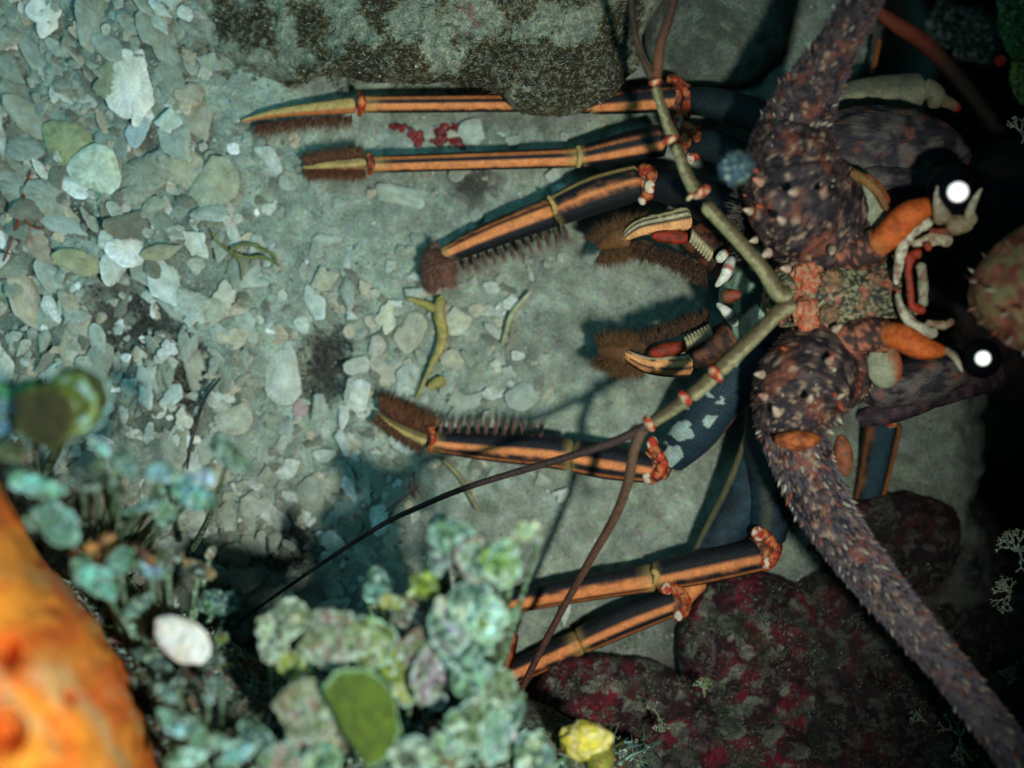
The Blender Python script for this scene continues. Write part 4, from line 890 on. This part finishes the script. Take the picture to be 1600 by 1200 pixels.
weed('branching_seaweed', 'small tuft of green and grey segments between the olive disc and the upright weed', (640, 1200, 260), [
    (612, 940, 510, 22, c(150, 160, 90), c(110, 120, 50), (.1, .3, 1), dict(sy=.6)), (590, 915, 500, 20, TLD, TL, (.1, .3, 1), dict(sy=1.4)), (640, 960, 500, 26, c(90, 96, 84), c(130, 120, 120), (.1, .1, 1), dict(blot=PNK)),
    (660, 1020, 520, 36, c(110, 126, 84), PNK, (.3, .1, 1), dict(blot=c(140, 120, 120))), (620, 1040, 530, 28, c(130, 150, 60), GMD, (.1, .3, 1), {}), (668, 1060, 540, 40, c(150, 140, 150), c(170, 180, 180), (.9, .1, .6), dict(sy=1.1)),
    (640, 1075, 530, 26, c(160, 170, 100), TL, (.1, .3, 1), {})])
weed('branching_seaweed', 'frosted weed tuft under the crossing leg and thin brown antenna', (760, 1260, 280), [
    (780, 1078, 540, 34, c(130, 150, 124), TL, (.3, .2, 1), dict(blot=c(100, 120, 84))), (740, 1060, 540, 30, TLD, TL, (.1, .2, 1), dict(blot=TL)), (735, 1130, 560, 38, c(110, 140, 90), TL, (.1, .2, 1), dict(blot=PLE)), (775, 1150, 560, 30, TL, PLE, (.6, .1, 1), dict(sy=1.5)),
    (700, 1175, 570, 34, c(120, 150, 130), PLE, (.1, .4, 1), dict(blot=c(120, 100, 60))), (835, 1180, 540, 30, PLE, TL, (.2, .3, 1), dict(sy=1.2, blot=TLD)), (800, 1110, 520, 22, TLD, TL, (.3, .2, 1), {})])
weed('branching_seaweed', 'pale blurred weed fringe under the bright white chip, bottom left', (330, 1300, 300), [
    (270, 1130, 640, 30, TL, PLE, (.3, .2, 1), dict(blot=TLD)), (310, 1150, 640, 34, c(140, 170, 150), PLE, (.1, .4, 1), dict(blot=TLD, sy=.6)), (345, 1160, 620, 26, PLE, PLE, (.1, .2, 1), {}), (370, 1180, 620, 34, TL, PLE, (.1, .4, 1), dict(sy=.7)),
    (400, 1150, 600, 30, TLD, TL, (.2, .2, 1), {}), (290, 1185, 640, 32, PLE, PLE, (.1, .4, 1), dict(sy=.8, blot=TLD)), (440, 1190, 600, 34, c(130, 156, 136), TL, (.1, .4, 1), dict(blot=PNK)), (500, 1190, 590, 30, TLD, TL, (.1, .4, 1), dict(blot=PLE)), (345, 1075, 590, 22, c(120, 130, 124), TL, (.6, .4, 1), dict(sy=1.6)),
    (255, 1080, 600, 28, c(90, 120, 104), TL, (.1, .4, 1), {}), (640, 1180, 590, 34, c(110, 126, 110), TL, (.1, .4, 1), dict(blot=PLE))])
weed('leafy_seaweed', 'grey green blurred frond between the orange sponge and white chip', (260, 1150, 250), [
    (150, 905, 600, 40, c(100, 150, 124), TL, (.2, .1, 1), dict(sy=.35, spin=-.8)), (185, 880, 590, 28, c(140, 190, 160), TL, (.2, .1, 1), dict(sy=.28, spin=.6)), (235, 890, 540, 26, c(120, 140, 150), TL, (.2, .1, 1), dict(blot=c(120, 150, 190))),
    (215, 945, 520, 30, c(90, 110, 96), c(110, 140, 120), (.3, .3, 1), dict(blot=TLD)), (265, 870, 480, 24, c(120, 120, 100), c(150, 150, 120), (.3, .3, 1), dict(blot=c(110, 80, 60))), (310, 890, 460, 28, c(110, 120, 100), c(150, 150, 120), (.3, .3, 1), dict(blot=c(160, 130, 90))),
    (240, 1030, 520, 36, c(80, 104, 92), TLD, (.3, .3, 1), dict(blot=c(60, 80, 70))), (290, 1060, 500, 34, c(80, 96, 80), TLD, (.3, .3, 1), dict(blot=c(70, 40, 34))), (345, 940, 400, 34, c(100, 126, 108), TLD, (.3, .3, 1), {}), (330, 1020, 480, 26, c(90, 104, 84), TLD, (.3, .3, 1), {})])
# brown twigs
def twigs(label, base, L_, cols, name='broken_twig'):
    m_ = MB()
    for P in L_: tube(m_, P, lambda s, t, u, p: mixc(cols[0], cols[1], ss(-.2, .3, fb(p.x / 15, p.y / 15, 3, 3))), 12, 4, .8)
    b = Wp(*base); o = m_.build(name, M['weed'], origin=(b.x, b.y, b.z)); return tag(o, label, 'debris')
twigs('bundle of broken brown and tan weed stubs beside the sponge', (170, 870, 300), [[(130, 860, 560, 7), (155, 848, 570, 9), (182, 832, 565, 6)], [(150, 868, 560, 10), (185, 860, 560, 9), (200, 852, 560, 5)], [(205, 850, 560, 5), (228, 868, 560, 8), (240, 885, 550, 5)],
    [(115, 880, 540, 14), (150, 880, 540, 16), (190, 862, 540, 10)], [(120, 850, 560, 6), (118, 872, 560, 8), (130, 885, 400, 10), (170, 900, 200, 12)]], (c(196, 150, 84), c(66, 40, 22)))
# white chip and yellow knob
b = Wp(285, 1000, 560); m_ = MB(); disc(m_, b, 36, (.1, .1, 1), c(232, 240, 232), c(236, 242, 236), 4, sy=.62, spin=-.6, thick=.2, rag=.4); tag(m_.build('shell_chip', M['flake'], origin=(b.x, b.y, b.z)), 'glaring white shell chip resting on turf beside the orange sponge', 'shell')
b = Wp(915, 1158, 380); m_ = MB(); ball(m_, b, 32, 24, 24, lambda d, q: mixc(c(214, 200, 70), c(226, 216, 140), ss(-.1, .3, fb(q.x / 12, q.y / 12, 3, 3))), 20, 30, lambda d: .22 * fb(d.x * 2.2, d.y * 2.2, d.z * 2.2, 3))
ball(m_, Wp(935, 1178, 360), 20, 18, 60, lambda d, q: c(150, 150, 60), 16, 20); tag(m_.build('yellow_sponge', M['sponge'], origin=(b.x, b.y, b.z)), 'small lumpy yellow sponge knob at the bottom edge', 'sponge')
# fine turf on the foreground ledge and on the rocks
def turf(label, region, n, zf, cols, h=(8, 20), r=(.8, 1.8), crumbs=.5):
    m_ = MB(); k = 0
    while k < n:
        x, y = region(); z = zf(x, y)
        if z is None: continue
        k += 1; p = Wp(x, y, z); col = random.choice(cols)
        if R() < crumbs: crumb(m_, p, U(*r) * 2.4, mul(col, U(.6, 1.2)))
        else:
            d = Vector((U(-1, 1), U(-1, 1), U(.2, 1.2)))
            hair(m_, p, d, U(*r) * .6, U(*h), mul(col, .7), col, Vector((U(-1, 1), U(-1, 1), 0)))
    return tag(m_.build('algal_turf', M['hair'], smooth=False), label, 'turf', kind='stuff')
from mathutils.bvhtree import BVHTree
def caster(names):
    vs, fs = [], []
    for o in C.objects:
        if o.type == 'MESH' and o.name.split('.')[0] in names:
            k = len(vs); vs += [(o.location + v.co) / PX for v in o.data.vertices]; fs += [tuple(i + k for i in p.vertices) for p in o.data.polygons]
    return BVHTree.FromPolygons(vs, fs)
bv = caster(('algal_rock', 'crusted_rock', 'weedy_ledge'))
def hit(x, y):
    o = Vector((0, 0, CAMZ)); d = (Wp(x, y, 0) - o).normalized(); h_ = bv.ray_cast(o, d)
    return h_[0].z - 1 if h_[0] is not None else None
turf('fine silt specks and algal fuzz on the overhanging top rock', lambda: (U(320, 1010), U(-10, 185)), 15000, lambda x, y: hit(x, y) if (1.5 * (fb(x / 70, y / 70, 31, 5) + .35 * (ss(700, 860, x) * ss(40, 110, y)) + .25 * ss(90, 140, y) * ss(480, 700, x) - .18 * (1 - ss(330, 420, x))) > -.02 or R() < .06) else None, [OL, OL, OD, OD, OD, c(70, 60, 26), c(160, 172, 156), c(96, 90, 44)], (5, 13), (.6, 1.2), .35)
turf('brown silt and algal crumbs along the foot of the top rock', lambda: (U(255, 820), U(70, 150)), 2600, lambda x, y: G(x, y) + 3 if y < 120 + 25 * fb(x / 40, 3, 3) + .06 * (x - 300) and fb(x / 30, y / 30, 8, 3) > -.1 else None, [SI, SI, OD, OL, c(110, 116, 90)], (4, 9), (.7, 1.8), .8)
turf('pale and red algal turf over the lower right rocks', lambda: (U(850, 1600), U(880, 1210)), 22000, lambda x, y: (hit(x, y) or (G((x - 800) + 800, y) if y > 930 + .2 * max(0, 1100 - x) else None)) if fb(x / 40, y / 40, 3, 5) > .0 else None, [PL, GN, c(70, 84, 54), RDD, c(110, 118, 100), c(60, 76, 52)], (4, 11), (.5, 1.2), .75)
turf('blurred green and pale turf on the foreground ledge', lambda: (U(60, 850) if R() < .85 else U(850, 1010), U(900, 1210)), 16000, lambda x, y: hit(x, y) if (x < 800 or y > 1150) else None, [TL, TLD, c(60, 80, 66), c(60, 80, 66), c(110, 130, 100), PNK, c(120, 60, 40), GMD, PLE], (14, 40), (1.4, 3.4), .5)

# ------------------------------------------------------------------ small weeds on the silt
def strand(label, L_, col, name='seaweed_strand', cat='seaweed'):
    m_ = MB()
    for P in L_: tube(m_, [(p[0], p[1], G(p[0], p[1]) + (p[3] if len(p) > 3 else 24), p[2]) for p in P], lambda s, t, u, p: mul(col, 1 + .3 * fb(p.x / 10, p.y / 10, 3, 3)), 10, 4, .5)
    b = Wp(L_[0][0][0], L_[0][0][1], 0); o = m_.build(name, M['weed'], origin=(b.x, b.y, 0)); return tag(o, label, cat)
strand('forked yellow olive weed below the furry toe of the third leg', [[(690, 462, 7), (686, 490, 9), (692, 520, 9), (686, 548, 7), (672, 572, 4)], [(684, 484, 7), (660, 474, 6), (636, 466, 3)], [(680, 560, 4), (665, 590, 3), (650, 625, 2.5)], [(668, 606, 5), (684, 598, 9), (697, 592, 7)]], c(136, 128, 62))
strand('dark thin crack like filament through the left rubble', [[(345, 590, 2), (322, 620, 2.5), (308, 660, 2.5), (298, 700, 2), (292, 735, 2)]], c(40, 32, 26), 'filament')
strand('thin red brown filament at the far left edge', [[(48, 265, 2), (38, 300, 3), (32, 330, 3.5), (20, 370, 3), (4, 410, 2)], [(30, 335, 2), (52, 355, 1.8), (70, 358, 1.4)]], c(110, 50, 26), 'filament')
strand('small green seagrass sprig on the edge of the silt flat', [[(358, 392, 4), (380, 382, 3), (408, 384, 2)], [(358, 392, 3.5), (384, 402, 3), (412, 402, 3), (438, 416, 1.5)], [(358, 392, 3), (340, 378, 2), (330, 360, 2)], [(362, 394, 2.5), (376, 412, 2), (378, 440, 1.5)], [(398, 386, 2), (424, 396, 3), (432, 412, 1.5)]], c(96, 104, 48), 'grass_sprig', 'seagrass')
strand('dull red forked twig on the silt below the middle leg', [[(600, 800, 1.5), (628, 780, 2), (646, 760, 2.5), (646, 735, 2)], [(646, 762, 2), (650, 782, 2.5)], [(648, 755, 2), (656, 772, 2)]], c(96, 56, 54), 'forked_twig', 'twig')
strand('olive stem slanting below the middle leg', [[(690, 716, 4), (718, 745, 4.5), (735, 775, 4), (748, 800, 3)]], c(110, 104, 66), 'bent_seaweed')
strand('pale green twig lying on the silt right of the weed', [[(830, 455, 3), (806, 482, 4), (796, 500, 4), (785, 540, 3.5)]], c(140, 144, 104), 'pale_twig', 'twig')
def redcrust(label, pts):
    m_ = MB()
    pts = [(x + r * U(-1.1, 1.1), y + r * U(-.9, .9), U(2.5, 6.5)) for (x, y, r) in pts for _ in range(9)]
    for (x, y, r) in pts:
        z = G(x, y); ball(m_, Wp(x, y, z + 2), r, r * .8, 2, lambda d, q: mixc(c(120, 28, 22), c(80, 24, 26), ss(-.1, .2, fb(q.x / 8, q.y / 8, 3, 3))), 8, 16, lambda d: .35 * fb(d.x * 2 + x, d.y * 2, d.z, 3))
    b = Wp(pts[0][0], pts[0][1], 0); return tag(m_.build('red_crust', M['weed'], origin=(b.x, b.y, 0)), label, 'algae')
redcrust('patch of dark red encrusting algae between the two topmost legs', [(700, 212, 14), (716, 206, 15), (728, 220, 12), (684, 218, 9), (712, 224, 10), (692, 200, 8)])
redcrust('thin red streak of crust left of the dark red algae patch', [(620, 200, 7), (636, 204, 9), (650, 212, 8), (656, 222, 6)])
# white branching coralline tufts at the right edge and lower right
def coralline(label, x, y, z, size, n, col=c(190, 196, 170), spread=3.14, a0=0):
    m_ = MB()
    def br(px, py, pz, a, l, r, d):
        q = (px + l * math.cos(a), py + l * math.sin(a), pz + U(-.2, .4) * l)
        tube(m_, [(px, py, pz, r), ((px + q[0]) / 2 + U(-2, 2), (py + q[1]) / 2 + U(-2, 2), (pz + q[2]) / 2, r * .95), (*q, r * .8)], lambda s, t, u, p: mul(col, .8 + .3 * s), 7, 4, 1)
        if d > 0:
            for s_ in (-1, 1): br(*q, a + s_ * U(.3, .7), l * U(.6, .85), r * .8, d - 1)
    for i in range(n): br(x, y, z, a0 + U(-spread, spread), size * U(.3, .45), size * .055 + .6, 3)
    b = Wp(x, y, z - 10); return tag(m_.build('coralline_tuft', M['alga'], origin=(b.x, b.y, b.z)), label, 'algae')
coralline('white coralline tuft at the right edge, the upper of the lower pair', 1592, 862, 220, 38, 7)
coralline('white coralline tuft on the right edge just under its larger twin', 1578, 928, 200, 28, 6)
coralline('small bright white tuft high on the right edge', 1594, 205, 150, 26, 5)
coralline('pale antler like alga with yellow stems in the bottom right', 1500, 1150, 120, 44, 6, c(130, 134, 100))
coralline('thin pale branched alga left of the antler like one, bottom right', 1450, 1130, 110, 36, 2, c(120, 122, 96), .5, -2.3)
coralline('grey forked alga right of the long antenna near the bottom right', 1560, 1050, 80, 30, 3, c(110, 116, 96), .8, 0)
coralline('short pale fork on the red rock below the lowest legs', 1100, 1090, 150, 30, 3, c(140, 144, 116), 1.2, -1.5)
coralline('pale sprig growing at the left end of the mottled red rock', 1030, 1120, 150, 26, 4, c(130, 140, 112))
for (x, y, z, r, col, lab) in [(1563, 95, -40, 9, c(214, 50, 26), 'tiny bright red polyp in the dark upper right'), (1150, 262, 420, 22, c(58, 84, 98), 'blurred blue grey speck of drifting matter by the upper antenna')]:
    m_ = MB(); ball(m_, Wp(x, y, z), r, r, r, lambda d, q: mul(col, 1 + .3 * fb(q.x / 8, q.y / 8, 2, 2)), 14, 20, lambda d: .25 * fb(d.x * 2, d.y * 2, d.z * 2, 3)); b = Wp(x, y, z)
    tag(m_.build('red_polyp' if x > 1500 else 'drifting_speck', M['alga'], origin=(b.x, b.y, b.z)), lab, 'polyp' if x > 1500 else 'speck')
weed('green_seaweed', 'dim green frond hanging in the top right corner', (1700, 20, -50), [(1590, 30, 0, 30, c(60, 120, 60), c(70, 110, 60), (-.3, .1, 1), dict(sy=2)), (1600, 120, 0, 22, c(110, 140, 60), c(70, 110, 60), (-.3, .1, 1), dict(sy=2)), (1530, 60, -120, 40, c(44, 58, 48), c(60, 80, 66), (-.3, .1, 1), {}), (1490, 40, -160, 40, c(40, 54, 46), c(60, 80, 66), (-.3, .1, 1), {})])

for o in list(C.objects):
    if '_o' in o: del o['_o']
